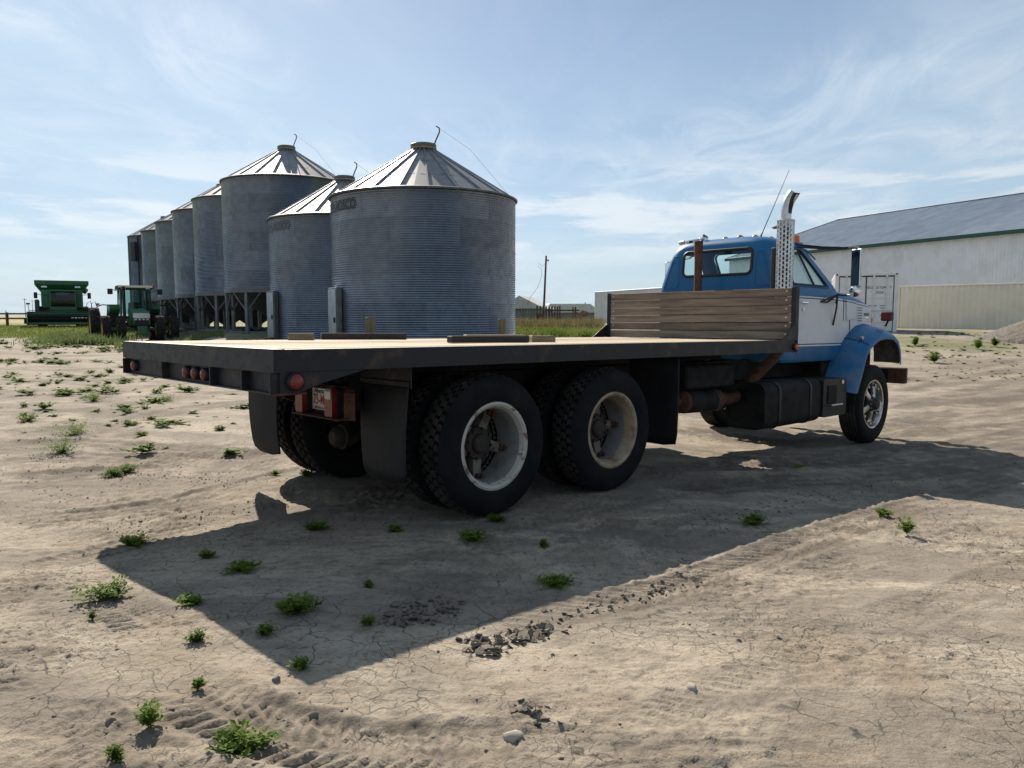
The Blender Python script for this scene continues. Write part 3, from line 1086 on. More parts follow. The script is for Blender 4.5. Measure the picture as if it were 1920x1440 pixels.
def grain_bin(name, x, y, z0, rings, label, near=False, turn=0.0, group=None, legs_to=None, lever=True, letters=None):
    root = empty(name, (x, y, z0), turn)
    tag(root, label, 'grain bin', group)
    me = SHEET_NEAR if near else SHEET_FAR
    for r_ in range(rings):
        for k in range(NS):
            link('wall_sheet', me, root, (0, 0, r_ * RING), (0, 0, 2 * math.pi / NS * (k + .5 * (r_ % 2))))
    top = rings * RING
    for k in range(NRF):
        link('roof_panel', ROOF_PANEL, root, (0, 0, top), (0, 0, 2 * math.pi / NRF * k))
    link('eave_ring', EAVE, root, (0, 0, top))
    cap = link('roof_cap', CAP, root, (0, 0, top + RISE))
    link('rim', CAPRIM, cap)
    if lever:
        mb = MB().tube([(.36, 0, .12), (.42, 0, .26), (.55, 0, .52), (.54, 0, .64), (.44, 0, .70)], .022, 6)
        lv = mb.build('lid_lever', M['wire'], root, loc=(0, 0, top + RISE), rot=(0, 0, -turn - .3))
        MB().tube([(.46, 0, .69), (1.6, 0, -.10), (BR + .1, 0, -RISE - .1)], .0035, 4).build('pull_wire', M['wire'], root, loc=(0, 0, top + RISE), rot=(0, 0, -turn - .35))
    MB().tube([(BR + .1, 0, top + .03), (.9, 0, top + RISE - .25)], .02, 5).build('roof_rail', M['galv_dark'], root, rot=(0, 0, -turn + 2.8))
    if letters:
        s, size, ang, zc = letters
        vs, fs = text_geo(s, size, .012, 1.08)
        rr = BR + .022
        out = []
        for (u, v, _) in vs:
            t = ang - turn + u * .72 / rr
            out.append((rr * math.cos(t), rr * math.sin(t), zc + v))
        MB().add(out, fs).build('lettering', M['stencil'] if x > -5 else M['stencil_faded'], root, fix=False)
    if legs_to is not None:
        nl = 10
        drop = z0 - legs_to
        MB().lathe([(BR + .012, .06), (BR + .03, -.16), (BR - .04, -.18)], 48).build('skirt_ring', M['galv_dark'], root, 30)
        MB().lathe([(BR - .05, -.02), (.28, -1.75), (.25, -1.95)], 40).build('hopper_cone', M['hopper'], root, 30)
        for k in range(nl):
            t = 2 * math.pi * (k + .5) / nl
            cx, cy = (BR - .06) * math.cos(t), (BR - .06) * math.sin(t)
            lg = MB().box((0, 0, -drop / 2 - .05), (.12, .16, drop + .05), .01).build('leg', M['steel_leg'], root, loc=(cx, cy, 0), rot=(0, 0, t))
            for s_ in (-1, 1):
                MB().tube([(0, s_ * .05, -.95), (-.05, s_ * .82, -.12)], .035, 6).build('brace', M['steel_leg'], lg)
            MB().tube([(-.05, 0, -drop + .08), (-.75, 0, -drop + .05)], .045, 6).build('foot_skid', M['steel_leg'], lg)
        MB().lathe([(BR - .02, -drop + .0), (BR - .02, -drop + .13), (BR - .16, -drop + .13), (BR - .16, -drop + .0), (BR - .02, -drop)], 40).build('base_ring', M['steel_leg'], root, 30)
        MB().tube([(0, 0, -1.95), (0, 0, -2.12)], .3, 12).build('slide_gate', M['steel_leg'], root)
    return root


def bin_door(root, ang, z0, h):
    t = ang - root.rotation_euler.z
    d = empty('access_door', (BR * math.cos(t), BR * math.sin(t), z0), t, root)
    mb = MB().box((.06, 0, h / 2), (.16, .86, h), .012)
    o = mb.build('door_frame', M['galv_dark'], d)
    MB().box((.15, 0, h / 2), (.03, .74, h - .12), .008).build('door_leaf', M['galv'], d)
    MB().box((.18, .25, h * .5), (.04, .05, .16), .008).build('latch', M['black_trim'], d)
    return d


B1 = grain_bin('grain_bin', -2.80, 25.0, .16, 6, 'widest flat-bottomed galvanized grain bin, nearest the truck deck and lettered near its eave', True, .3,
               'flat-bottomed grain bins', letters=('WESTEEL-ROSCO', .42, math.atan2(-23.75, 2.75) - 1.175, 5.5 * RING - .12))
B2 = grain_bin('grain_bin', -6.56, 30.83, .18, 6, 'flat-bottomed galvanized grain bin half hidden behind the nearest bin', True, 1.1,
               'flat-bottomed grain bins', letters=('WESTEEL-ROSCO', .42, math.atan2(-29.1, 6.3) - 1.18, 5.5 * RING - .12))
bin_door(B1, math.atan2(-23.75, 2.75) - 1.16, .15, 1.95)
bin_door(B2, math.atan2(-29.1, 6.3) - 1.18, .20, 1.95)
HB = [(-10.48, 36.7), (-14.17, 42.5), (-17.35, 47.3), (-20.87, 52.8), (-24.4, 58.25)]
HL = ['tall hopper-bottomed grain bin on steel legs, nearest of its row, full roof cone showing',
      'hopper-bottomed grain bin second in the receding row, its roof cut by the taller one',
      'hopper-bottomed grain bin third in the receding row on braced legs',
      'hopper-bottomed grain bin fourth in the receding row, above the tractor\'s right wheels',
      'hopper-bottomed grain bin fifth in the receding row, directly behind the tractor cab']
for i, (bx_, by_) in enumerate(HB):
    grain_bin('hopper_bin', bx_, by_, 2.58, 6, HL[i], False, .2 + .7 * i, 'hopper-bottomed bins in a row', legs_to=gz(bx_, by_) - .06, lever=(i in (0,)))
b8 = grain_bin('grain_bin', -28.7, 65.0, .45, 9, 'farthest grain bin at the left end of the row, dark box on its wall', False, .1, None, lever=False)
MB().box((0, 0, 0), (.3, .5, 1.5), .03).build('control_box', M['black_trim'], b8, loc=((BR + .2) * math.cos(-2.15), (BR + .2) * math.sin(-2.15), 6.0), rot=(0, 0, -2.15))
for k in range(12):
    t = 2 * math.pi * k / 12
    MB().box((BR + .04, 0, 9 * RING / 2), (.06, .12, 9 * RING), .008).build('stiffener', M['galv_dark'], b8, rot=(0, 0, t))

# ------------------------------------------------------------------ big shed
def wdir(v):
    v = Vector(v)
    return v.normalized()


shed_c = Vector((19.7, 70.7, 0.5))                   # left front corner
sd = Vector((.404, -.915, 0)).normalized()           # along the wall, towards the right and nearer
sn = Vector((.915, .404, 0)).normalized()            # away from us
SHL, SHW, SHE, SHR = 44.0, 26.8, 6.05, 10.15
shed = empty('machine_shed', shed_c, math.atan2(sd.y, sd.x))
tag(shed, 'long white ribbed metal machine shed with green eave trim and grey roof', 'shed')
# local: x along the wall, y away (left of x is +y => sn), z up
PW = .915


def ribbed(w, h, pitch, dep, nm, material):
    mb = MB()
    n = int(round(w / pitch))
    top = .03
    pts = []
    for k in range(n):
        u = k * pitch
        pts += [(u, 0), (u + pitch - 2 * top - .012, 0), (u + pitch - top - .008, dep), (u + pitch - .012, dep)]
    pts.append((w, 0))
    mb.grid([[(u, -d, 0) for u, d in pts], [(u, -d, h) for u, d in pts]])
    return mb.mesh(nm, material, None, fix=False)


wp = ribbed(PW, SHE - .1, PW / 4, .03, 'wall_panel', M['shed_white'])
rl = math.hypot(SHW / 2 + .35, (SHR - SHE) * (1 + .35 / (SHW / 2)))
rp = ribbed(PW, rl, PW / 4, .035, 'roof_panel_shed', M['shed_roof'])
slope = math.atan2(SHR - SHE, SHW / 2)
for k in range(int(SHL / PW)):
    link('wall_panel', wp, shed, (k * PW, 0, 0))
    link('roof_panel', rp, shed, (k * PW, -.35, SHE - .35 * math.tan(slope) + .02), (-(math.pi / 2 - slope), 0, 0))
# plain body behind the panels, far roof slope, gables
L_ = int(SHL / PW) * PW
MB().prism([(.06, 0), (SHW, 0), (SHW, SHE), (SHW / 2, SHR - .04), (.06, SHE - .02)], .02, L_ - .02, 'X').build('frame_shell', M['shed_white'], shed)
for s_ in (0, L_):
    mb = MB()
    for k in range(58):
        y0 = k * SHW / 58
        yc = y0 + SHW / 116
        h = SHE + (SHR - SHE) * (1 - abs(yc / (SHW / 2) - 1)) - .08
        mb.box((s_, yc, h / 2), (.035, .12, h))
    mb.build('gable_ribs', M['shed_white'], shed)
MB().grid([[(-.2, SHW / 2, SHR + .02), (L_ + .2, SHW / 2, SHR + .02)], [(-.2, SHW + .35, SHE - .1), (L_ + .2, SHW + .35, SHE - .1)]]).build('far_roof', M['shed_roof'], shed)
MB().box((L_ / 2, -.37, SHE - .17), (L_ + .4, .05, .26), .01).build('eave_trim', M['shed_green'], shed)
MB().box((L_ / 2, SHW / 2, SHR + .05), (L_ + .4, .5, .06), .02).build('ridge_cap', M['shed_roof'], shed)
for s_ in (-.16, L_ + .16):
    mb = MB()
    for q in (1, -1):
        mb.tube([(s_, SHW / 2, SHR), (s_, SHW / 2 - q * (SHW / 2 + .36), SHE - .13)], .09, 5)
    mb.build('verge_trim', M['shed_green'], shed)


# ------------------------------------------------------------------ shipping containers
def container(name, label, corner, direction, length, material, z, door=True, text=None, pockets=False):
    """corner: near left-hand bottom corner; local x along the length, y across (left of x), z up"""
    d = wdir((*direction, 0))
    root = empty(name, (*corner, z), math.atan2(d.y, d.x))
    tag(root, label, 'shipping container')
    W_, H_ = 2.44, 2.59
    for yy in (0, W_):
        sg = -1 if yy == 0 else 1
        pts = []
        x = .16
        while x < length - .42:
            pts += [(x, .0), (x + .06, .052), (x + .135, .052), (x + .195, .0)]
            x += .278
        pts.append((length - .16, 0))
        yb = yy - sg * .060
        MB().grid([[(u, yb + sg * v, .16) for u, v in pts], [(u, yb + sg * v, H_ - .09) for u, v in pts]]).build('side_panel', material, root)
        MB().box((length / 2, yy - sg * .03, .08), (length, .06, .16), .01).build('bottom_rail', material, root)
        MB().box((length / 2, yy - sg * .03, H_ - .05), (length, .06, .08), .01).build('top_rail', material, root)
        if pockets:
            for xx in (1.0, 3.05) if length > 6.5 else (2.0, 4.06):
                MB().box((xx, yy + sg * .003, .085), (.36, .02, .11)).build('fork_pocket', M['box_gasket'], root)
                MB().box((xx, yy - sg * .004, .245), (.36, .03, .045)).build('pocket_label', M['orange_label'], root)
    for xx in (.08, length - .08):
        for yy in (.08, W_ - .08):
            MB().box((xx, yy, H_ / 2), (.16, .16, H_ - .24), .01).build('corner_post', material, root)
            for zz in (.06, H_ - .06):
                c_ = MB().box((xx, yy, zz), (.19, .175, .125), .012).build('corner_casting', material, root)
                for s_ in (-1, 1):
                    MB().box((xx + s_ * .096, yy, zz), (.008, .07, .06)).build('casting_hole', M['box_gasket'], c_)
    rows = []
    xs_ = np.arange(.12, length - .1, .1)
    MB().grid([[(x, .05, H_ - .035 + .015 * (i % 2)) for i, x in enumerate(xs_)], [(x, W_ - .05, H_ - .035 + .015 * (i % 2)) for i, x in enumerate(xs_)]]).build('roof_sheet', material, root)
    MB().box((length / 2, W_ / 2, .17), (length - .1, W_ - .1, .04)).build('floor', M['timber_dark'], root)
    # closed end at x=length, doors at x=0
    pts = [(.14 + .2 * k + o, dd) for k in range(11) for o, dd in ((0, 0), (.05, .035), (.1, .035), (.15, 0))]
    MB().grid([[(length - .06 + v, u, .15) for u, v in pts], [(length - .06 + v, u, H_ - .1) for u, v in pts]]).build('end_panel', material, root)
    MB().box((.07, W_ / 2, H_ - .06), (.12, W_ - .3, .11), .01).build('door_header', material, root)
    MB().box((.07, W_ / 2, .07), (.12, W_ - .3, .13), .01).build('door_sill', material, root)
    for s_ in (0, 1):
        y0 = .17 + s_ * 1.06
        lf = empty('door', (0, 0, 0), 0, root)
        MB().box((.05, y0 + .52, H_ / 2), (.05, 1.03, H_ - .27), .008).build('door_leaf', material, lf)
        for zz in (.55, 1.05, 1.55, 2.05):
            MB().box((.022, y0 + .52, zz), (.03, .86, .06), .01).build('pressing', material, lf)
        g = MB()
        g.box((.02, y0 + .52, H_ - .15), (.03, 1.05, .035))
        g.box((.02, y0 + .52, .145), (.03, 1.05, .03))
        g.box((.02, y0 + (.0 if s_ == 0 else 1.04), H_ / 2), (.03, .03, H_ - .27))
        g.box((.021, y0 + (1.045 if s_ == 0 else .0), H_ / 2), (.03, .025, H_ - .27))
        g.build('door_gasket', M['box_gasket'], lf)
        for yy in (y0 + .28, y0 + .76):
            rd = MB().tube([(-.02, yy, .05), (-.02, yy, H_ - .04)], .02, 8).build('lock_rod', material, lf)
            for zz in (.12, .8, 1.8, H_ - .14):
                MB().box((-.012, yy, zz), (.05, .10, .11), .01).build('rod_keeper', M['stainless'] if zz > 2 else material, lf)
            MB().box((-.05, yy - .12, 1.0), (.02, .42, .035), .006).build('door_handle', M['stainless'], lf)
    if text:
        for (s, size, yy, zz) in text:
            vs, fs = text_geo(s, size, .002)
            # reads correctly when seen from outside the door end (looking along +x): screen right is -y
            MB().add([(.0235 - .004, yy - u, zz + v) for u, v, _ in vs], fs).build('lettering', M['box_letter'], root, fix=False)
    return root


# door-end container beside the truck's nose: door end faces us
container('shipping_container', 'white shipping container with its lettered double doors facing the yard', (16.03, 32.25), (.36, .933), 6.06, M['box_white'],
          .60, text=[('VSLU   217294   7', .135, .76, 1.93), ('22G6', .135, .70, 1.73), ('MAX. GROSS', .055, .95, 1.2), ('30480 KG', .055, .55, 1.2), ('67200 LB', .055, .55, 1.1), ('TARE', .055, .95, 1.0), ('2200 KG', .055, .55, 1.0), ('CU.CAP.', .055, .95, .8), ('33.2 CU.M', .055, .55, .8)])
container('shipping_container', 'plain white shipping container seen end-on beyond the wooden headboard', (6.32, 59.4), (.31, -.95), 12.19, M['box_white'], .60)
container('shipping_container', 'tan corrugated shipping container lying along the white shed wall', (20.85, 42.1), (.60, -.80), 12.19, M['box_tan'], .40, pockets=True)


# ------------------------------------------------------------------ the flatbed truck
truck = empty('flatbed_truck')
truck.matrix_world = TM
tag(truck, 'blue and white flatbed truck with tandem rear axles and wooden headboard', 'truck')


def paint_material(name, rule):
    """two-tone cab paint: blue, with a white band between thin dark pinstripes along the sides (truck coordinates)"""
    m = bpy.data.materials.new(name)
    m.use_nodes = True
    N, L = m.node_tree.nodes, m.node_tree.links
    P = N['Principled BSDF']
    P.inputs['Roughness'].default_value = .42
    P.inputs['Specular IOR Level'].default_value = .22
    P.inputs['Coat Weight'].default_value = .08
    P.inputs['Coat Roughness'].default_value = .12
    tc = N.new('ShaderNodeTexCoord')
    sp = N.new('ShaderNodeSeparateXYZ')
    L.new(tc.outputs['Object'], sp.inputs[0])
    x, y, z = sp.outputs

    def mt(op, a, b, clamp=False):
        n = N.new('ShaderNodeMath')
        n.operation = op
        n.use_clamp = clamp
        for i, v in enumerate((a, b)):
            if isinstance(v, (int, float)): n.inputs[i].default_value = v
            else: L.new(v, n.inputs[i])
        return n.outputs[0]

    def mx(f, a, b):
        n = N.new('ShaderNodeMix')
        n.data_type = 'RGBA'
        if isinstance(f, float): n.inputs[0].default_value = f
        else: L.new(f, n.inputs[0])
        for i, v in ((6, a), (7, b)):
            if isinstance(v, tuple): n.inputs[i].default_value = (*v, 1)
            else: L.new(v, n.inputs[i])
        return n.outputs[2]

    def noise(s, d=5):
        n = N.new('ShaderNodeTexNoise')
        n.inputs['Scale'].default_value = s
        n.inputs['Detail'].default_value = d
        L.new(tc.outputs['Object'], n.inputs['Vector'])
        return n.outputs[0]

    def rg(v, a, b, c=0., d=1.):
        n = N.new('ShaderNodeMapRange')
        for i, q in enumerate((a, b, c, d)): n.inputs[i + 1].default_value = q
        L.new(v, n.inputs[0])
        return n.outputs[0]

    BLUE = mx(rg(noise(2.2), .35, .65), (0.009, 0.108, 0.265), (0.014, 0.125, 0.29))
    BLUE = mx(rg(noise(11, 7), .62, .8, 0, .12), BLUE, (0.12, 0.15, 0.18))
    if rule == 'blue':
        c = BLUE
    else:
        dy = mt('ABSOLUTE', mt('SUBTRACT', y, YC), 0)
        side = mt('MULTIPLY', mt('GREATER_THAN', dy, .74), mt('GREATER_THAN', x, 4.93))
        hi = mt('SUBTRACT', 1.745, mt('MULTIPLY', mt('MAXIMUM', mt('SUBTRACT', x, 6.3), 0), .0625))     # upper edge of the white
        inb = mt('MULTIPLY', mt('LESS_THAN', z, hi), mt('GREATER_THAN', z, 1.140))
        white = mt('MULTIPLY', side, inb)
        up = mt('MULTIPLY', mt('LESS_THAN', z, mt('SUBTRACT', hi, .016)), mt('GREATER_THAN', z, mt('SUBTRACT', hi, .030)))
        lowl = mt('MULTIPLY', mt('LESS_THAN', z, 1.172), mt('GREATER_THAN', z, 1.158))
        pin = mt('MULTIPLY', side, mt('MAXIMUM', up, lowl))
        W = mx(rg(noise(1.7), .35, .7), (0.64, 0.655, 0.67), (0.57, 0.58, 0.585))
        c = mx(white, BLUE, W)
        c = mx(pin, c, (0.03, 0.06, 0.14))
    dirt = mt('MULTIPLY', rg(noise(5, 8), .4, .75), rg(z, 1.3, .75, .05, .38))
    c = mx(dirt, c, (0.30, 0.25, 0.19))
    L.new(c, P.inputs['Base Color'])
    MATS[name] = m


paint_material('cab_paint', 'band')
paint_material('blue_paint', 'blue')


def mir(y):                                      # mirror across the truck's centre line
    return 2 * YC - y


# ---- bed
ZD = 1.227
XR, XF = -1.712, 4.262
YR, YL = -.064, 2.554
for y0 in (YR, YL - .075):
    mb = MB()
    o_ = y0 if y0 < 1 else YL
    s_ = 1 if y0 < 1 else -1
    prof = [(0, 1.104), (.075, 1.104), (.075, 1.113), (.009, 1.113), (.009, 1.222), (.075, 1.222), (.075, 1.231), (0, 1.231)]
    mb.prism([(o_ + s_ * a, b) for a, b in prof], XR + .0105, XF + .03, 'X')
    mb.build('side_rail', M['bed_steel'], truck)
rr = MB().prism([(XR, 1.102), (XR + .068, 1.102), (XR + .068, 1.112), (XR + .010, 1.112), (XR + .010, 1.224), (XR + .068, 1.224), (XR + .068, 1.233), (XR, 1.233)], YR - .002, YL + .002, 'Y').build('rear_rail', M['bed_steel'], truck)
tp = MB().box((XR + .045, YC, 1.042), (.012, YL - YR - .03, .118), .003).build('tail_panel', M['bed_steel'], truck)
MB().box((XR + .035, YC, .982), (.05, YL - YR - .02, .01), .002).build('panel_flange', M['bed_steel'], tp)
for yy in (-.035, .335, .80, 1.665, 2.53):
    MB().box((XR + .016, yy, 1.040), (.052, .016, .118), .002).build('stiffener', M['bed_steel'], tp)


def round_lamp(name, p, n, r, lens, parent, deep=.03):
    """short round lamp: housing ring and domed lens facing n"""
    q = Vector((0, 0, 1)).rotation_difference(Vector(n)).to_euler()
    o = MB().lathe([(r * 1.22, 0), (r * 1.22, deep * .7), (r * 1.08, deep), (r, deep * .9)], 20).build(name, M['black_trim'], parent, 40, loc=p, rot=q)
    MB().lathe([(r, deep * .85), (r * .93, deep * 1.15), (r * .6, deep * 1.4), (0, deep * 1.5)], 20).build('lens', lens, o, 60)
    return o


for yy in (2.35, 1.271, 1.115, .955):
    round_lamp('tail_light', (XR + .038, yy, 1.045), (-1, 0, 0), .036, M['red_lens'], truck)
# side returns of the tail panel
for s_, yb in ((1, YR + .006), (-1, YL - .006)):
    MB().prism([(XR + .04, .985), (-1.56, .985), (-1.42, 1.03), (-1.12, 1.102), (XR + .04, 1.102)], yb, yb + s_ * .010, 'Y').build('corner_plate', M['bed_steel'], truck)
    round_lamp('side_light', (-1.584, yb - s_ * .002, 1.050), (0, -s_, 0), .044, M['red_lens'], truck)
MB().box((-1.61, YR + .05, .980), (.20, .10, .012), .003).build('corner_flange', M['rust'], truck)
# deck planks
npk = 13
pw = (YL - YR - .02) / npk
for k in range(npk):
    yy = YR + .01 + pw * (k + .5)
    z_ = ZD - .018 + rnd.uniform(-.002, .003)
    MB().box((0, 0, 0), (XF - XR - .02, pw - rnd.uniform(.010, .020), .042), .004).build('deck_plank', M['deck_wood'], truck, loc=((XR + XF) / 2 - .004, yy, z_))
for k in range(15):
    xx = XR + .35 + k * .39
    MB().box((0, 0, 0), (.05, YL - YR - .17, .085), .004).build('cross_member', M['chassis'], truck, loc=(xx, YC, 1.144))
for yy in (YC - .43, YC + .43):
    MB().box((1.3, yy, 1.05), (5.7, .10, .10), .006).build('sill_beam', M['chassis'], truck)
    f = MB().prism([(-.80, .79), (-.80, .985), (-.7, 1.0), (7.3, .96), (7.3, .74), (-.7, .755)], yy - .045, yy + .045, 'Y').build('frame_rail', M['chassis'], truck)
# headboard
hz = (1.793 - ZD - .004) / 6
for k in range(6):
    zz = ZD + .006 + hz * (k + .5)
    MB().box((0, 0, 0), (.042, YL - YR - .11, hz - rnd.uniform(.004, .010)), .004).build('headboard_plank', M['plank_grey'], truck, loc=(4.268 + rnd.uniform(-.002, .004), YC, zz), rot=(rnd.uniform(-.0015, .0015), 0, 0))
    for yy in (YR + .11, YL - .11):
        MB().lathe([(.011, 0), (.010, -.004), (0, -.006)], 8, 'X').build('bolt', M['stainless'], truck, loc=(4.246, yy, zz + .01))
for yy in (YR + .028, YL - .028):
    s_ = 1 if yy < 1 else -1
    mb = MB()
    mb.prism([(4.243, 0), (4.315, 0), (4.315, .008), (4.251, .008), (4.251, .05), (4.243, .05)], 1.10, 1.80, 'Z')
    o = mb.build('headboard_post', M['bed_steel'], truck)
    o.location.y = yy - .028 if s_ > 0 else yy + .028
    if s_ < 0: o.scale.y = -1
    MB().prism([(3.955, 1.233), (4.243, 1.233), (4.243, 1.40), (4.19, 1.375)], yy - .028 * s_ + .001 * s_, yy - .020 * s_, 'Y').build('gusset', M['bed_steel'], truck)
round_lamp('marker_lamp', (4.231, YR - .001, 1.158), (0, -1, 0), .032, M['amber_lens'], truck)
# lower right corner of the front bolster
MB().prism([(4.262, 1.106), (4.312, 1.106), (4.312, 1.23), (4.262, 1.23)], YR + .004, YL - .004, 'Y').build('front_bolster', M['bed_steel'], truck)

# ---- wheels
TR = .517


def tyre_mesh(R_, W_, drive=True):
    mb = MB()
    hw = W_ / 2
    base = R_ - (.016 if drive else .010)
    prof = [(.292, hw * .70), (.300, hw * .86), (.34, hw * .97), (.40, hw * 1.0), (base - .045, hw * .97), (base - .012, hw * .86), (base, hw * .78)]
    prof = [(r, -h) for r, h in prof] + [(r, h) for r, h in prof[::-1]] + [(.292, -hw * .70)]
    mb.lathe(prof, 56, 'Y')
    return mb.mesh('tyre', M['rubber'], 32)


def tread_mesh(R_, W_, drive=True):
    mb = MB()
    hw = W_ / 2
    if drive:
        n = 44
        for k in range(n):
            for row in range(4):
                t = 2 * math.pi * (k + (.5 if row % 2 else 0)) / n
                yc = (-.60 + .40 * row) * hw
                dt = 2 * math.pi / n
                wid = .155 * hw
                sh = .018 * (1 if row in (0, 3) else 0)
                pts = [(-.40, -wid), (.22, -wid * 1.1), (.40, 0), (.22, wid * 1.1), (-.40, wid), (-.22, 0)]
                vs = []
                for rr_ in (R_ - .022 - sh, R_ - sh * .4):
                    k2 = 1.0 if rr_ < R_ - .01 else .9
                    for (a, yy) in pts:
                        tt = t + a * dt * k2
                        y_ = yc + yy * k2
                        r2 = rr_ - .010 * max(0, abs(y_) / hw - .62) / .2
                        vs.append((r2 * math.sin(tt), y_, r2 * math.cos(tt)))
                m_ = len(pts)
                fs = [tuple(range(m_, 2 * m_))] + [(i, (i + 1) % m_, m_ + (i + 1) % m_, m_ + i) for i in range(m_)]
                mb.add(vs, fs)
    else:
        for yc in (-.62, -.31, 0, .31, .62):
            prof = [(R_ - .014, (yc - .13) * hw), (R_ - .002 - .006 * abs(yc), (yc - .12) * hw), (R_ - .002 - .006 * abs(yc), (yc + .12) * hw), (R_ - .014, (yc + .13) * hw)]
            mb.lathe(prof, 64, 'Y')
    return mb.mesh('tread', M['tread'], 30, fix=True)


TYRE_D, TREAD_D = tyre_mesh(TR, .275), tread_mesh(TR, .275)
TYRE_S, TREAD_S = tyre_mesh(TR, .28, False), tread_mesh(TR, .28, False)
# demountable rim: flange at -y (outside), barrel inwards
_prof = [(.318, -.112), (.318, -.122), (.300, -.126), (.290, -.118), (.276, -.092), (.262, -.06), (.258, .02), (.262, .055), (.260, .19), (.275, .20), (.305, .125), (.305, .115), (.28, .11)]
RIM_W = MB().lathe(_prof, 48, 'Y').mesh('rim', M['barrel_grey'], 28)
FLANGE = [(.321, -.110), (.321, -.125), (.302, -.130), (.286, -.120), (.272, -.092), (.270, -.088)]
FL_W = MB().lathe(FLANGE, 48, 'Y').mesh('flange', M['rim_white'], 28)
FL_T = MB().lathe(FLANGE + [(.262, -.06), (.256, -.03)], 48, 'Y').mesh('flange_tan', M['rim_tan'], 28)
RIM_D = MB().lathe(_prof, 40, 'Y').mesh('rim_dark', M['chassis'], 28)
RIM_T = RIM_W


def spider_mesh(ns, r_out, y0):
    """cast spoke hub: ns tapered arms from a barrel"""
    mb = MB()
    for k in range(ns):
        t = 2 * math.pi * k / ns + .35
        c, s = math.cos(t), math.sin(t)
        rows = []
        for (r, hw, d) in ((.07, .055, .045), (.13, .042, .036), (.19, .036, .028), (r_out, .042, .024)):
            ring = []
            for (a, b) in ((-hw, -d), (hw * .55 - hw * .55, -d - .018), (hw, -d), (hw, d), (-hw, d)):
                x, z = r * s + a * c, r * c - a * s
                ring.append((x, y0 + b, z))
            rows.append(ring)
        mb.grid(rows, True)
        mb.add(rows[-1], [(0, 1, 2, 3, 4)])
    return mb


SPIDER = spider_mesh(5, .252, .125).mesh('spoke_hub', M['spoke_dirty'], 30)
SPIDER_T = spider_mesh(5, .252, .125).mesh('spoke_hub_tan', M['spoke_dirty'], 30)
HUBCAP = MB().lathe([(.122, .03), (.122, -.02), (.112, -.032), (.078, -.036), (.07, -.06), (.055, -.07), (.0, -.072)], 28, 'Y').mesh('hub', M['hub_dark'], 30)
CLAMP = MB().box((0, 0, .252), (.055, .05, .05), .006).tube([(0, -.01, .246), (0, -.055, .246)], .017, 6).mesh('clamp', M['rust'])
STUDS = MB()
for k in range(8):
    t = 2 * math.pi * k / 8
    STUDS.tube([(.108 * math.sin(t), -.03, .108 * math.cos(t)), (.108 * math.sin(t), -.062, .108 * math.cos(t))], .012, 6)
STUDS = STUDS.mesh('hub_nuts', M['hub_dark'])
DRUM = MB().lathe([(.0, .10), (.20, .10), (.205, .05), (.205, .24), (.0, .24)], 32, 'Y').mesh('brake_drum', M['hub_dark'], 30)
DISC = MB().lathe([(.262, .10), (.262, .112), (.0, .112)], 32, 'Y').mesh('back_disc', M['chassis'], 30)


def drive_wheel(x, y, z, flip, hub, tan=False, spin=0.0, inner=False):
    rz = math.pi if flip else 0
    w = link('wheel', (RIM_T if tan else RIM_W) if hub else RIM_D, truck, (x, y, z), (0, spin, rz))
    link('tyre', TYRE_D, w)
    link('tread', TREAD_D, w)
    if hub:
        link('flange', FL_T if tan else FL_W, w)
        link('spoke_hub', SPIDER_T if tan else SPIDER, w)
        link('hub', HUBCAP, w, (0, .085, 0))
        tag(link('hub_nuts', STUDS, w, (0, .095, 0)), kind='stuff')
        for k in range(5):
            link('clamp', CLAMP, w, (0, .085, 0), (0, 2 * math.pi * k / 5 + .35, 0))
        link('brake_drum', DRUM, w, (0, .14, 0))
    else:
        link('brake_drum', DRUM, w, (0, -.05, 0))
        link('back_disc', DISC, w)
    return w


for xi, xx in enumerate((0.0, 1.312)):
    drive_wheel(xx, .137, TR - .006, False, True, tan=(xi == 1), spin=.2 + xi)
    drive_wheel(xx, .472, TR - .006, True, False, spin=.5 + xi)
    drive_wheel(xx, mir(.137), TR - .006, True, True, tan=(xi == 1), spin=.9 + xi)
    drive_wheel(xx, mir(.472), TR - .006, False, False, spin=.3 + xi)
    MB().tube([(xx, .4, TR), (xx, 2.09, TR)], .075, 12).build('axle', M['chassis'], truck, 40)
    MB().lathe([(.05, -.30), (.14, -.24), (.21, -.08), (.22, .06), (.16, .20), (.09, .26)], 20, 'X').build('differential', M['chassis'], truck, 40, loc=(xx + .03, YC - .05, TR))
    for yy in (YC - .33, YC + .33):
        ch = MB().lathe([(0, -.16), (.055, -.155), (.085, -.12), (.092, -.075), (.104, -.07), (.104, -.05), (.092, -.045), (.085, .02), (.05, .06), (0, .065)], 22, 'X').build('brake_chamber', M['hub_dark'], truck, 40, loc=(xx - .26, yy, .44))
        MB().tube([(.06, 0, 0), (.24, 0, .07)], .016, 6).build('push_rod', M['rust'], ch)
for yy in (YC - .50, YC + .50):
    MB().prism([(-.18, .42), (-.18, .56), (.45, .66), (.86, .66), (1.49, .56), (1.49, .42), (.86, .40), (.45, .40)], yy - .05, yy + .05, 'Y').build('walking_beam', M['chassis'], truck)
    MB().box((.656, yy, .76), (.34, .11, .26), .02).build('saddle', M['chassis'], truck)
    for k in range(4):
        MB().box((.656, yy, .70 + k * .022), (1.3 - k * .22, .085, .018), .003).build('spring_leaf', M['chassis'], truck)
MB().tube([(1.5, YC, .53), (5.0, YC, .66)], .055, 10).build('drive_shaft', M['chassis'], truck, 40)

# front wheels: polished spider rims
FZ = TR - .137 - .006
FRIM = MB().lathe([(.318, -.105), (.325, -.118), (.318, -.128), (.300, -.124), (.290, -.10), (.278, -.07), (.27, .0), (.27, .10)], 48, 'Y').mesh('front_rim', M['chrome'], 28)


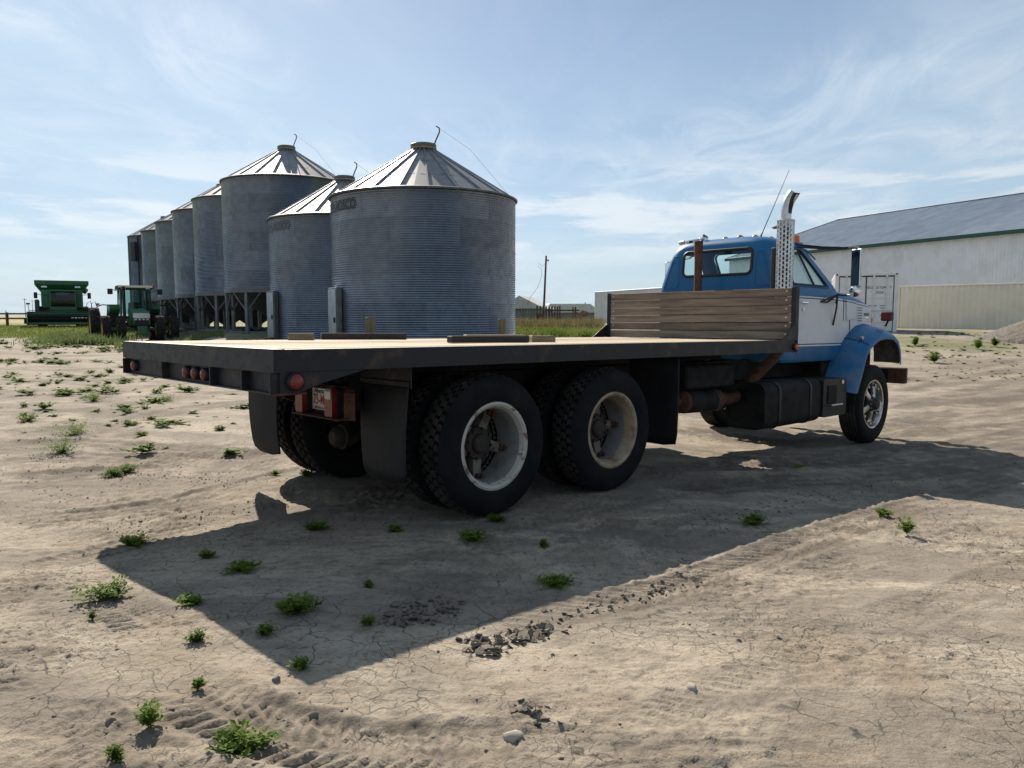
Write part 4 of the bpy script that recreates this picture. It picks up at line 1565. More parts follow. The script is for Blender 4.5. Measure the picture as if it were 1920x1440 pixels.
def front_spider():
    mb = MB()
    n = 5
    for k in range(n):
        t = 2 * math.pi * k / n + .2
        def P(r, a, y):
            return (r * math.sin(t) + a * math.cos(t), y, r * math.cos(t) - a * math.sin(t))
        # arm: narrow at the hub, splitting to a broad foot at the rim
        rows = []
        for (r, hw, y) in ((.075, .040, -.105), (.14, .034, -.10), (.19, .040, -.085), (.235, .078, -.075), (.272, .105, -.085)):
            rows.append([P(r, -hw, y + .03), P(r, -hw, y), P(r, -hw * .35, y - .014), P(r, hw * .35, y - .014), P(r, hw, y), P(r, hw, y + .03)])
        mb.grid(rows)
        for a in (-.055, .055):
            mb.tube([P(.250, a, -.085), P(.250, a, -.115)], .019, 6)
    return mb


FSPID = front_spider().mesh('spoke_face', M['chrome'], 35)
FBACK = MB().lathe([(.272, -.02), (.0, -.02)], 32, 'Y').mesh('back_disc', M['chassis'])
FHUB = MB().lathe([(.10, -.06), (.10, -.115), (.085, -.13), (.07, -.175), (.062, -.185), (.0, -.19)], 24, 'Y').mesh('hub', M['soot'], 30)
FNUT = MB()
for k in range(10):
    t = 2 * math.pi * k / 10
    FNUT.tube([(.088 * math.sin(t), -.11, .088 * math.cos(t)), (.088 * math.sin(t), -.14, .088 * math.cos(t))], .010, 6)
FNUT = FNUT.mesh('hub_nuts', M['chrome'])
for (yy, fl) in ((.045 + .14, False), (mir(.045 + .14), True)):
    w = link('wheel', FRIM, truck, (6.682, yy, FZ), (0, .35, math.pi if fl else 0))
    link('tyre', TYRE_S, w)
    link('tread', TREAD_S, w)
    link('spoke_face', FSPID, w)
    link('back_disc', FBACK, w)
    link('hub', FHUB, w)
    tag(link('hub_nuts', FNUT, w), kind='stuff')
MB().box((6.682, YC, FZ), (.10, 1.9, .09), .02).build('front_axle', M['chassis'], truck)
for yy in (YC - .43, YC + .43):
    for k in range(5):
        MB().box((6.682, yy, FZ + .09 + k * .02), (1.35 - .2 * k, .085, .016), .003).build('spring_leaf', M['chassis'], truck)
MB().box((6.5, YC, .86), (1.5, .62, .62), .08).build('engine', M['chassis'], truck)
MB().box((5.2, YC, .70), (1.3, .45, .40), .08).build('gearbox', M['chassis'], truck)


# ---- mud flaps
def flap(name, x, y0, y1, zt, zb, bow, side=0.0, material=None):
    mb = MB()
    rows = []
    for i in range(9):
        t = i / 8
        z_ = zt + (zb - zt) * t
        inset = .012 * (t > .95)
        rows.append([(x + bow * math.sin(t * 2.2) * (1 - .3 * abs(u)) - bow * .55 * t + .02 * u * t, y0 + (y1 - y0) * (u + 1) / 2 + side * t * t - inset * u, z_ + (.02 * (abs(u) > .9) * (t > .9))) for u in (-1, -.95, -.5, 0, .5, .95, 1)])
    mb.grid(rows)
    return mb.build(name, material or M['flap_rubber'], truck, 60, solid=.012)


fr_ = flap('mud_flap', -.72, .06, .62, .98, .315, -.05)
fl_ = flap('mud_flap', -.72, 1.87, 2.44, .98, .285, -.06, -.04)
for yy in (.34, 2.15):
    MB().box((-.71, yy, 1.04), (.012, .60, .17), .003).build('flap_hanger', M['bed_steel'], truck)
    MB().box((-.728, yy, .985), (.012, .58, .035), .003).build('flap_strip', M['bed_steel'], truck)
flap('mud_flap', 2.21, .0, .56, 1.10, .28, .03)
flap('mud_flap', 2.21, 1.93, 2.49, 1.10, .28, .03)

# ---- plate and lamps under the tail
bx0 = -.85
lb = MB().box((bx0 + .02, .87, .825), (.012, .64, .20), .003).build('lamp_bracket', M['rust'], truck)
MB().box((bx0 - .045, .87, .722), (.13, .66, .010), .002).build('ledge', M['rust'], lb)
MB().box((bx0 + .02, .87, .935), (.10, .60, .008), .002, rot=(0, .15, 0)).build('hood_plate', M['bed_steel'], lb)
MB().box((bx0 - .02, .54, .81), (.012, .10, .19), .003, rot=(0, 0, .3)).build('side_plate', M['rust'], lb)
for yy in (.74, 1.0):
    MB().box((bx0 + .08, yy, 1.0), (.02, .05, .12), .003).build('strap', M['chassis'], lb)


def tail_lamp(y, z):
    o = MB().prism(rounded(y - .052, y + .052, z - .105, z + .105, .03), bx0 - .085, bx0 - .045, 'X').build('tail_lamp', M['red_lens'], truck, 40)
    MB().prism(rounded(y - .038, y + .038, z + .032, z + .088, .012), bx0 - .091, bx0 - .084, 'X').build('reverse_lens', M['white_lens'], o)
    MB().prism(rounded(y - .058, y + .058, z - .11, z + .11, .03), bx0 - .045, bx0 + .01, 'X').build('lamp_body', M['black_trim'], o, 40)
    return o


tail_lamp(1.14, .828)
tail_lamp(.715, .822)
lp = MB().prism(rounded(.82, 1.12, .755, .91, .012), bx0 - .004, bx0 + .000, 'X').build('licence_plate', M['plate'], truck)
for s, size, yy, zz, mt_ in (('75-MO', .105, .935, .795, 'plate_red'), ('Alberta', .045, .98, .877, 'box_letter'), ('Wild Rose Country', .02, .965, .764, 'plate_red')):
    vs, fs = text_geo(s, size, .001)
    sx = .72 if s == '75-MO' else 1
    MB().add([(bx0 - .0065, yy - u * sx + (.02 if s == '75-MO' else 0), zz + v) for u, v, _ in vs], fs).build('lettering', M[mt_], lp, fix=False)

# ---- exhaust, tanks and boxes under the cab
MB().tube([(2.45, .50, .61), (2.92, .50, .605), (2.94, .50, .605), (2.96, .50, .605), (3.62, .50, .585), (3.66, .50, .583), (3.70, .50, .582)], [.05, .05, .09, .118, .118, .10, .06], 20).build('muffler', M['rust'], truck, 35)
MB().tube([(3.02, .50, .604), (3.5, .50, .589)], .124, 20).build('muffler_wrap', M['chassis'], truck, 35)
MB().tube([(3.68, .50, .583), (3.95, .50, .582), (4.10, .48, .62), (4.20, .46, .72), (4.34, .38, .88), (4.46, .28, 1.04), (4.48, .22, 1.16), (4.475, .20, 1.3), (4.475, .20, 1.5)], .062, 16).build('exhaust_pipe', M['rust'], truck, 40)
ft = MB().prism(rounded(.14, .62, .245, .76, .11, 6), 4.02, 5.33, 'X').build('fuel_tank', M['chassis'], truck, 40)
for xx in (4.32, 5.05):
    MB().prism(rounded(.132, .628, .237, .768, .115, 6), xx, xx + .05, 'X').build('tank_strap', M['black_steel'], ft, 40)
bb = MB().prism(rounded(5.36, 5.99, .29, .745, .04, 4), .12, .55, 'Y').build('step_box', M['black_steel'], truck, 40)
MB().box((5.58, .13, .56), (.24, .05, .22), .008).build('step_recess', M['chassis'], bb)
MB().box((5.58, .10, .44), (.30, .12, .02), .004).build('step_tread', M['stainless'], bb)
MB().box((5.86, .115, .70), (.05, .02, .05), .004).build('latch', M['stainless'], bb)
MB().box((3.3, .46, .86), (.9, .22, .24), .02).build('air_tank_box', M['chassis'], truck)
MB().tube([(3.0, mir(.4), .62), (4.2, mir(.4), .62)], .13, 16).build('air_tank', M['chassis'], truck, 35)
MB().tube([(4.6, .55, .26), (4.75, .52, .19), (4.9, .5, .17), (5.0, .5, .24)], .012, 6).build('hanging_hose', M['black_trim'], truck)

# stack with slotted heat shield and curved tip
SX, SY = 4.472, .20
mbt = [(SX, SY, 1.45), (SX, SY, 2.50), (SX, SY, 2.62)]
for k in range(1, 8):
    t = k / 7 * .72
    mbt.append((SX + .16 * (1 - math.cos(t)), SY - .26 * (1 - math.cos(t)), 2.62 + .34 * math.sin(t)))
st = MB().tube(mbt[:2], .054, 20, caps=False).build('exhaust_stack', M['soot'], truck, 50)
MB().tube([(SX, SY, 2.48)] + mbt[2:], [.054, .055] + [.057 + .001 * k for k in range(len(mbt) - 3)], 20, caps=False).build('stack_tip', M['stainless'], st, 50)
MB().tube(mbt[3:], .049, 16, caps=False).build('sooty_bore', M['soot'], st, 50)


def heat_shield():
    mb = MB()
    r, n, rows_n = .092, 30, 18
    z0, z1 = 1.66, 2.545
    h = (z1 - z0) / rows_n
    vs, fs = [], []
    # perforated: every second column of cells carries a tall slot, staggered
    cols = n
    def pt(c, z):
        t = 2 * math.pi * c / cols
        return (SX + r * math.cos(t), SY + r * math.sin(t), z)
    for rrow in range(rows_n):
        for c in range(cols):
            slot = (c % 2 == 0) and True
            zb = z0 + h * rrow
            off = (h / 2 if (c // 2) % 2 else 0)
            b = len(vs)
            if not slot:
                vs += [pt(c, zb), pt(c + 1, zb), pt(c + 1, zb + h), pt(c, zb + h)]
                fs.append((b, b + 1, b + 2, b + 3))
            else:
                # metal above and below the slot inside this cell
                if off == 0:
                    segs = [(zb, zb + h * .14), (zb + h * .86, zb + h)]
                else:
                    segs = [(zb + h * .36, zb + h * .64)]
                for (a0, a1) in segs:
                    b = len(vs)
                    vs += [pt(c, a0), pt(c + 1, a0), pt(c + 1, a1), pt(c, a1)]
                    fs.append((b, b + 1, b + 2, b + 3))
    mb.add(vs, fs)
    return mb


rows = []
for i in range(2, len(mbt)):
    p_ = Vector(mbt[i])
    ang0 = math.atan2(-.93, -.05)
    k_ = (i - 1) / (len(mbt) - 2)
    rows.append([tuple(p_ + Vector((math.cos(ang0 + q), math.sin(ang0 + q), -.25 * math.cos(q) * k_ * .5)) * (.0575 + .001 * max(0, i - 2))) for q in np.linspace(-.5 - .7 * k_, .6 + .8 * k_, 9)])
MB().grid(rows).build('soot_mark', M['soot'], st, 60)
hs = heat_shield().build('heat_shield', M['stainless'], st, None, solid=.003, fix=False)
MB().lathe([(.095, 2.535), (.097, 2.55), (.088, 2.555)], 28, 'Z', (SX, SY, 0)).build('shield_collar', M['stainless'], st, 40)
MB().tube([(SX, SY + .09, 2.49), (SX + .02, SY + .15, 2.485), (SX + .03, SY + .185, 2.49)], [.022, .016, .004], 8).build('clamp_bolt', M['soot'], st)
MB().box((4.50, .33, 1.95), (.10, .05, .62), .008).build('stack_bracket', M['black_trim'], st)
MB().tube([(4.45, 1.305, 1.15), (4.45, 1.305, 2.32), (4.45, 1.31, 2.405)], .047, 18, caps=False).build('rusty_stack', M['rust'], truck, 50)
MB().lathe([(.047, 2.25), (.053, 2.255), (.053, 2.40), (.044, 2.405), (.04, 2.2)], 20, 'Z', (4.45, 1.307, 0)).build('stack_sleeve', M['rust'], truck, 40)

# ---- cab
SEC = [  # z, rear x, front x, half width, corner radius
    (.950, 4.80, 6.30, .845, .09), (.985, 4.745, 6.30, .868, .12), (1.15, 4.725, 6.31, .876, .13), (1.50, 4.72, 6.31, .880, .13), (1.745, 4.72, 6.31, .876, .13),
    (1.84, 4.72, 6.285, .868, .14), (1.90, 4.722, 6.225, .855, .145), (2.00, 4.728, 6.105, .826, .15), (2.10, 4.736, 5.985, .796, .155), (2.20, 4.745, 5.868, .762, .16), (2.28, 4.756, 5.775, .728, .17),
    (2.34, 4.770, 5.745, .705, .18), (2.39, 4.79, 5.715, .668, .19), (2.43, 4.825, 5.66, .605, .20), (2.462, 4.90, 5.575, .50, .20), (2.482, 5.02, 5.44, .33, .14), (2.490, 5.14, 5.25, .12, .05)]


def cab_shell():
    mb = MB()
    rows = []
    for (z, xr, xf, hw, r) in SEC:
        ring = []
        for (cx, cy, a0) in ((xf - r, YC + hw - r, 0), (xr + r, YC + hw - r, 90), (xr + r, YC - hw + r, 180), (xf - r, YC - hw + r, 270)):
            for k in range(7):
                t = R(a0 + 90 * k / 6)
                # roof and floor bow a little towards the middle
                ring.append((cx + r * math.cos(t), cy + r * math.sin(t), z))
        # extra points on the straight runs keep the mesh even
        full = []
        m_ = len(ring)
        for i in range(m_):
            full.append(ring[i])
            if i % 7 == 6:
                a, b = Vector(ring[i]), Vector(ring[(i + 1) % m_])
                for q in range(1, 8): full.append(tuple(a.lerp(b, q / 8)))
        rows.append(full)
    mb.grid(rows, True)
    n = len(rows[0])
    b = len(rows) - 1
    mb.f.append(tuple(range(n))[::-1])
    mb.f.append(tuple(b * n + k for k in range(n)))
    o = mb.build('cab', M['cab_paint'], truck, None)
    md = o.modifiers.new('s', 'SOLIDIFY')
    md.thickness, md.offset = .03, -1
    cut = []
    RW = (YC - .488, YC + .472, 2.005, 2.312)
    cut.append(MB().prism(rounded(*RW, .07, 8), 4.5, 5.0, 'X').build('c1', None, truck))
    SW = round_poly([(5.045, 1.885), (5.93, 1.885), (5.46, 2.322), (5.06, 2.322)], .045)
    cut.append(MB().prism(SW, -.1, 2.6, 'Y').build('c2', None, truck))
    WS = round_poly([(YC - .77, 1.90), (YC + .77, 1.90), (YC + .63, 2.365), (YC - .63, 2.365)], .07)
    cut.append(MB().prism(WS, 5.55, 6.8, 'X').build('c3', None, truck))
    for c in cut:
        md = o.modifiers.new('b', 'BOOLEAN')
        md.object, md.operation, md.solver = c, 'DIFFERENCE', 'EXACT'
    bpy.context.view_layer.update()
    me = bpy.data.meshes.new_from_object(o.evaluated_get(bpy.context.evaluated_depsgraph_get()))
    o.modifiers.clear()
    o.data = me
    me.materials.clear()
    me.materials.append(M['cab_paint'])
    me.polygons.foreach_set('use_smooth', [True] * len(me.polygons))
    me.set_sharp_from_angle(angle=R(38))
    for c in cut: bpy.data.objects.remove(c)
    return o, RW, SW


def side_y(z, s=-1):
    zs = [q[0] for q in SEC]
    return YC + s * float(np.interp(z, zs, [q[3] for q in SEC]))


def rear_x(z): return float(np.interp(z, [q[0] for q in SEC], [q[1] for q in SEC]))
def front_x(z): return float(np.interp(z, [q[0] for q in SEC], [q[2] for q in SEC]))


cab, RW, SW = cab_shell()
ring = [(rear_x(w) - .004, u, w) for u, w in rounded(*RW, .07, 8)]
rw = MB().grid([[(rear_x(w) + .012, u, w) for u, w in rounded(RW[0] - .01, RW[1] + .01, RW[2] - .01, RW[3] + .01, .07, 8)[i:i + 2] + rounded(RW[0] - .01, RW[1] + .01, RW[2] - .01, RW[3] + .01, .07, 8)[-i - 2 if i else -2:][:2][::-1]] for i in (0,)] * 1) if False else MB()
pv = [(rear_x(w) + .012, u, w) for u, w in rounded(*RW, .07, 8)]
rw.add(pv, [tuple(range(len(pv)))])
o = rw.build('rear_window', M['cab_glass'], cab)
MB().tube(ring, .017, 8, closed=True).build('window_seal', M['black_trim'], cab, 60)
for s_ in (-1, 1):
    pane = [(u, side_y(w, s_) - s_ * .015, w) for u, w in SW]
    MB().add(pane, [tuple(range(len(pane)))]).build('side_window', M['cab_glass'], cab)
    MB().tube([(u, side_y(w, s_) + s_ * .002, w) for u, w in SW], .011, 6, closed=True).build('window_seal', M['black_trim'], cab, 60)
    MB().tube([(5.395, side_y(2.30, s_) + s_ * .0, 2.30), (5.575, side_y(1.885, s_), 1.888)], .013, 6).build('vent_divider', M['black_trim'], cab)
    ds = [(5.15, side_y(.965, s_) + s_ * .003, .965)]
    # door cut lines
    seam = [(5.135, 1.85), (5.15, 1.6), (5.165, 1.3), (5.155, 1.1), (5.135, .97)]
    MB().tube([(x, side_y(z, s_) + s_ * .001, z) for x, z in seam], .006, 5).build('door_seam', M['black_trim'], cab)
    h = MB().box((5.28, side_y(1.665, s_) + s_ * .022, 1.668), (.15, .022, .024), .006).build('door_handle', M['chrome_clean'], cab)
    MB().lathe([(.022, 0), (.018, s_ * .02), (0, s_ * .022)], 12, 'Y').build('lock', M['chrome_clean'], cab, loc=(5.255, side_y(1.59, s_), 1.585))
    # outer frame of the door window
    fr = round_poly([(5.02, 1.862), (5.975, 1.862), (5.475, 2.332), (5.035, 2.332)], .05)
    MB().tube([(u, side_y(w, s_) + s_ * .003, w) for u, w in fr], .008, 6, closed=True).build('window_frame', M['blue_paint'], cab, 60)
wsp = round_poly([(YC - .77, 1.90), (YC + .77, 1.90), (YC + .63, 2.365), (YC - .63, 2.365)], .07)
pv = [(front_x(w) - .02, u, w) for u, w in wsp]
MB().add(pv, [tuple(range(len(pv)))]).build('windshield', M['cab_glass'], cab)
MB().tube([(front_x(w) - .002, u, w) for u, w in wsp], .016, 6, closed=True).build('windshield_seal', M['black_trim'], cab, 60)
# pressed panels beside the rear window
for (u0, u1) in ((YC + .535, YC + .80), (YC - .80, YC - .545)):
    lp_ = []
    for (u, w) in rounded(u0, u1, 1.86, 2.27, .05, 6):
        k = (w - 1.86) / .41
        lim = float(np.interp(w, [q[0] for q in SEC], [q[3] for q in SEC])) - .115
        uu = YC + max(-lim, min(lim, u - YC))
        lp_.append((rear_x(w) - .001, uu, w))
    MB().tube(lp_, .0055, 6, closed=True).build('pressed_panel', M['blue_paint'], cab, 60)
MB().tube([(rear_x(2.30) - .008, YC - .42, 2.312), (rear_x(2.30) - .008, YC + .40, 2.312)], .006, 5).build('seal_trim', M['chrome_clean'], cab)
# inside
MB().box((5.12, YC, 1.62), (.16, 1.45, .42), .06, rot=(0, -.18, 0)).build('seat_back', M['seat'], cab)
MB().box((5.40, YC, 1.42), (.55, 1.45, .16), .05).build('seat_cushion', M['seat'], cab)
MB().box((6.0, YC, 1.72), (.34, 1.55, .26), .06).build('dashboard', M['seat'], cab)
swp = [(5.70 + .16 * math.cos(t) * .5, YC + .38 + .21 * math.sin(t), 1.80 + .21 * math.cos(t) * .6) for t in [2 * math.pi * k / 24 for k in range(24)]]
MB().tube(swp, .014, 6, closed=True).build('steering_wheel', M['black_trim'], cab)
# drip rail
for s_ in (-1, 1):
    MB().tube([(4.95, side_y(2.345, s_) + s_ * .004, 2.345), (5.2, side_y(2.352, s_) + s_ * .006, 2.352), (5.5, side_y(2.35, s_) + s_ * .006, 2.35), (5.66, side_y(2.33, s_), 2.325), (5.80, side_y(2.22, s_) + s_ * .002, 2.22)], .010, 5).build('drip_rail', M['blue_paint'], cab)
# hood and cowl
HS = [(6.20, .865, 1.860), (6.45, .862, 1.848), (6.75, .855, 1.820), (7.0, .845, 1.785), (7.2, .835, 1.748), (7.36, .822, 1.712), (7.46, .800, 1.665), (7.53, .770, 1.59), (7.565, .735, 1.48), (7.575, .70, 1.36)]


def hood_row(x, hw, zt):
    row = []
    pts = [(-1, 1.00), (-1, zt - .20), (-.997, zt - .12), (-.985, zt - .07), (-.955, zt - .035), (-.90, zt - .012), (-.6, zt + .018), (-.25, zt + .03), (0, zt + .033)]
    for (u, z) in pts + [(-u, z) for u, z in pts[::-1][1:]]:
        row.append((x, YC + u * hw, z))
    return row


mb = MB()
hr = [hood_row(*q) for q in HS]
mb.grid(hr)
mb.f.append(tuple(range((len(hr) - 1) * 17, len(hr) * 17)))
hood = mb.build('hood', M['cab_paint'], truck, 40)
for s_ in (-1, 1):
    def hy(x): return YC + s_ * float(np.interp(x, [q[0] for q in HS], [q[1] for q in HS]))
    # cowl cover, louvres, badge
    MB().prism([(6.47, 1.735), (6.76, 1.72), (6.78, 1.49), (6.50, 1.47)], hy(6.6) + s_ * .002, hy(6.6) + s_ * .02, 'Y').build('cowl_cover', M['cab_paint'], hood)
    MB().prism(rounded(6.86, 7.02, 1.435, 1.665, .03), hy(6.95) + s_ * .001, hy(6.95) + s_ * .010, 'Y').build('louvre_panel', M['cab_paint'], hood)
    for k in range(6):
        MB().box((6.94, hy(6.95) + s_ * .011, 1.465 + k * .034), (.13, .012, .010), .002).build('louvre', M['badge'], hood)
    bd = MB().box((7.19, hy(7.19) + s_ * .006, 1.553), (.16, .012, .035), .003).build('badge', M['badge'], hood)
    MB().box((7.20, hy(7.19) + s_ * .006, 1.51), (.11, .010, .022), .003).build('badge_bar', M['chrome_clean'], hood)
    MB().tube([(6.415, hy(6.42) + s_ * .001, 1.74), (6.42, hy(6.42) + s_ * .001, 1.46)], .005, 5).build('cowl_seam', M['black_trim'], hood)
    MB().tube([(6.62, hy(6.6) + s_ * .003, 1.47), (6.62, hy(6.6) + s_ * .003, 1.33)], .006, 5).build('cowl_seam', M['black_trim'], hood)
MB().box((7.585, YC, 1.38), (.03, 1.15, .38), .02).build('grille', M['chrome'], hood)
for s_ in (-1, 1):
    MB().lathe([(.095, 0), (.105, .03), (.06, .05), (0, .055)], 20, 'X').build('headlight', M['white_lens'], hood, 40, loc=(7.59, YC + s_ * .66, 1.16))
for yy in (.47, mir(.47)):
    MB().box((6.75, yy, .92), (1.50, .03, .72)).build('wheel_well', M['chassis'], truck)
# mud shield below the hood
MB().box((7.2, YC, 1.02), (.7, 1.3, .04)).build('inner_panel', M['chassis'], truck)
# fenders
FO = [(6.085, .545), (6.15, .66), (6.225, .80), (6.30, .95), (6.375, 1.065), (6.47, 1.145), (6.60, 1.205), (6.77, 1.262), (7.02, 1.282), (7.27, 1.262), (7.42, 1.195), (7.505, 1.09), (7.54, .98), (7.55, .885)]
FI = [(5.99, .60), (6.06, .72), (6.15, .87), (6.25, 1.01), (6.36, 1.14), (6.48, 1.235), (6.63, 1.325), (6.81, 1.395), (7.06, 1.425), (7.34, 1.395), (7.50, 1.29), (7.57, 1.15), (7.60, 1.02), (7.61, .90)]
for s_ in (-1, 1):
    def Y_(y): return y if s_ < 0 else mir(y)
    rows = []
    for (xo, zo), (xi, zi) in zip(FO, FI):
        row = []
        for (y, t, dz) in ((.44, 0, 0), (.40, .02, 0), (.32, .2, .012), (.22, .47, .018), (.13, .74, .016), (.075, .92, .008), (.052, 1, -.004), (.045, 1, -.028)):
            # lip turns towards the wheel centre
            cx, cz = 6.80, .55
            x, z = xi + (xo - xi) * t, zi + (zo - zi) * t
            L0 = math.hypot(x - cx, z - cz)
            x, z = x + (x - cx) / L0 * dz, z + (z - cz) / L0 * dz
            row.append((x, Y_(y), z))
        x, z = xo, zo
        L0 = math.hypot(x - cx, z - cz)
        for d_, y in ((.06, .046), (.066, .052)):
            row.append((x - (x - cx) / L0 * d_, Y_(y), z - (z - cz) / L0 * d_))
        rows.append(row)
    fd = MB().grid(rows).build('fender', M['blue_paint'], truck, 40)
    lin = [[(p[0] - (p[0] - 6.80) / math.hypot(p[0] - 6.8, p[2] - .55) * .03, p[1], p[2] - (p[2] - .55) / math.hypot(p[0] - 6.8, p[2] - .55) * .03) for p in (r_[0], r_[2], r_[3], r_[4], r_[5])] for r_ in rows]
    MB().grid(lin).build('fender_liner', M['gravel'], fd, 40)
    # seam between skirt and crown, and the white pinstripe beside the hood
    MB().tube([(rows[5][k][0] - .004, rows[5][k][1], rows[5][k][2] + .005) for k in range(0, 7)], .005, 5).build('fender_seam', M['badge'], fd)
    MB().tube([(rows[k][1][0], Y_(.395), rows[k][1][2] + .012) for k in range(4, 11)], .008, 5).build('fender_stripe', M['rim_white'] if False else M['shed_white'], fd)
    # hood latch
    MB().box((6.52, Y_(.17), 1.235), (.05, .04, .05), .008).build('hood_latch', M['stainless'], fd)
    MB().tube([(6.50, Y_(.17), 1.22), (6.40, Y_(.19), 1.12), (6.36, Y_(.20), 1.03)], .014, 6).build('latch_strap', M['black_trim'], fd)
    # square red turn lamp standing off the nose, small amber lamp under it
    tl_ = MB().box((7.33, Y_(.18), 1.525), (.075, .15, .125), .012).build('turn_signal', M['black_trim'], truck)
    MB().box((7.288, Y_(.18), 1.525), (.012, .135, .11), .004).build('lens', M['red_lens'], tl_)
    MB().tube([(7.33, Y_(.165), 1.47), (7.33, Y_(.2), 1.39)], .015, 6).build('lamp_stalk', M['black_trim'], tl_)
    MB().box((7.46, Y_(.46), 1.475), (.09, .05, .085), .02).build('side_marker', M['amber_lens'], truck)
bm_ = MB().box((7.68, YC, .705), (.10, 2.44, .22), .012).build('bumper', M['black_steel'], truck)
for yy in (YC - .43, YC + .43):
    MB().box((7.5, yy, .76), (.36, .08, .16), .01).build('bumper_bracket', M['chassis'], bm_)
MB().box((7.622, .13, .71), (.014, .24, .20), .003).build('end_plate', M['rust'], bm_)

# mirrors
for s_ in (-1, 1):
    def Y_(y): return y if s_ < 0 else mir(y)
    tz = -.42 if s_ < 0 else .42
    mo = MB().box((5.672, Y_(-.085), 2.078), (.032, .160, .450), .012, rot=(0, 0, tz)).build('mirror', M['stainless'], truck)
    gx, gy = 5.672 - .0165 * math.cos(tz), Y_(-.085) - .0165 * math.sin(tz)
    MB().box((gx, gy, 2.078), (.006, .140, .428), .002, rot=(0, 0, tz)).build('mirror_glass', M['chrome_clean'], mo)
    MB().tube([(5.69, Y_(-.085), 2.33), (5.69, Y_(-.085), 1.75)], .010, 8).build('mirror_post', M['stainless'], mo)
    MB().lathe([(.066, .0), (.066, -.012), (.05, -.028), (0, -.036)], 24, 'X').build('convex_mirror', M['chrome_clean'], mo, 50, loc=(5.655, Y_(-.085), 1.80))
    MB().tube([(5.69, Y_(-.085), 2.32), (5.68, Y_(-.02), 2.335), (5.67, Y_(.02), 2.325)], .012, 6).build('upper_bracket', M['stainless'], mo)
    MB().tube([(5.67, Y_(.02), 2.322), (5.60, Y_(.30), 2.345), (5.42, Y_(.50), 2.372)], .012, 6).build('mirror_arm', M['black_trim'], mo)
    MB().tube([(5.66, Y_(.03), 2.312), (5.58, Y_(.30), 2.325), (5.36, Y_(.52), 2.35)], .012, 6).build('mirror_arm', M['black_trim'], mo)
    for q in ([(5.69, Y_(-.085), 1.765), (5.86, Y_(.16), 1.765), (5.98, Y_(.27), 1.78), (5.72, Y_(.355), 1.69)],
              [(5.72, Y_(.355), 1.69), (5.88, Y_(.355), 1.685), (5.98, Y_(.27), 1.78)],
              [(5.98, Y_(.27), 1.785), (6.03, Y_(.30), 1.62), (6.08, Y_(.36), 1.40)],
              [(5.98, Y_(.27), 1.785), (6.06, Y_(.31), 1.74), (6.12, Y_(.35), 1.68)]):
        MB().tube(q, .012, 6).build('mirror_arm', M['black_trim'], mo)

# roof furniture
for yy in (.78, .99, 1.20, 1.41, 1.62):
    zc_ = 2.486 - .06 * ((yy - YC) / .5) ** 2
    o = MB().lathe([(.045, 0), (.047, .012), (.036, .034), (.012, .048), (0, .05)], 16, 'Z').build('roof_marker', M['amber_lens'], truck, 50, loc=(5.22, yy, zc_))
    o.scale = (1.4, .8, 1)
    MB().box((.0, 0, .0), (.12, .11, .012), .003).build('lamp_base', M['black_trim'], o)
o = MB().lathe([(.05, 0), (.052, .02), (.052, .07), (.042, .088), (0, .092)], 18, 'Z').build('amber_beacon', M['amber_lens'], truck, 50, loc=(5.52, .62, 2.415))
MB().box((0, 0, -.01), (.16, .13, .025), .005).build('lamp_base', M['blue_paint'], o)
# air horns
for (yy, ln) in ((1.84, .30), (1.80, .22)):
    o = MB().tube([(4.93, yy, 2.468), (4.93, yy - ln * .72, 2.492), (4.93, yy - ln * .86, 2.497), (4.93, yy - ln, 2.502)], [.012, .015, .022, .045], 16, caps=False).build('air_horn', M['chrome_clean'], truck, 50)
    MB().tube([(4.93, yy, 2.468), (4.93, yy + .07, 2.46)], .028, 12).build('horn_diaphragm', M['stainless'], o)
    MB().box((4.93, yy - .1, 2.452), (.03, .05, .06), .004).build('horn_foot', M['black_trim'], o)
    for v in o.data.vertices: pass
    o.location.x = .0 if ln > .25 else .11
MB().tube([(5.0, .80, 2.46), (5.0, .77, 2.52), (5.0, .455, 3.21)], [.012, .006, .0025], 6).build('antenna', M['wire'], truck)

# ---- dunnage lying on the deck
def on_deck(name, label, cat, x, y, size, ang, material, group=None, lift=0.0):
    """rests on the planks; built in truck coordinates, then placed in the world as a thing of its own"""
    o = MB().box((0, 0, size[2] / 2), size, .006).build(name, material)
    o.matrix_world = TM @ Matrix.Translation((x, y, ZD + .006 + lift)) @ Matrix.Rotation(ang, 4, 'Z')
    return tag(o, label, cat, group)


a_ = -.25
on_deck('timber', 'long dark timber lying nearest the right edge of the truck deck', 'timber', .47, .62, (.70, .10, .055), a_, M['timber_dark'], 'dunnage on the deck')
on_deck('timber', 'long dark timber lying at the far left edge of the truck deck', 'timber', .36, 2.30, (.80, .11, .06), -.45, M['timber_dark'], 'dunnage on the deck')
on_deck('board', 'weathered tan board on the deck behind the long dark timber', 'board', 1.50, 1.70, (.62, .14, .05), -.45, M['timber_tan'], 'dunnage on the deck')
on_deck('wood_block', 'tan wood block nearest the rear of the deck, by the left edge', 'wood block', -.28, 2.33, (.23, .13, .06), -.5, M['timber_tan'], 'dunnage on the deck')
on_deck('wood_block', 'tan wood block on the deck close to the right edge, near mid length', 'wood block', 1.065, .61, (.21, .12, .055), -.5, M['timber_tan'], 'dunnage on the deck')
on_deck('board', 'short tan board resting by the foot of the rear stake', 'board', .62, 2.18, (.18, .12, .05), -.45, M['timber_tan'], 'dunnage on the deck')
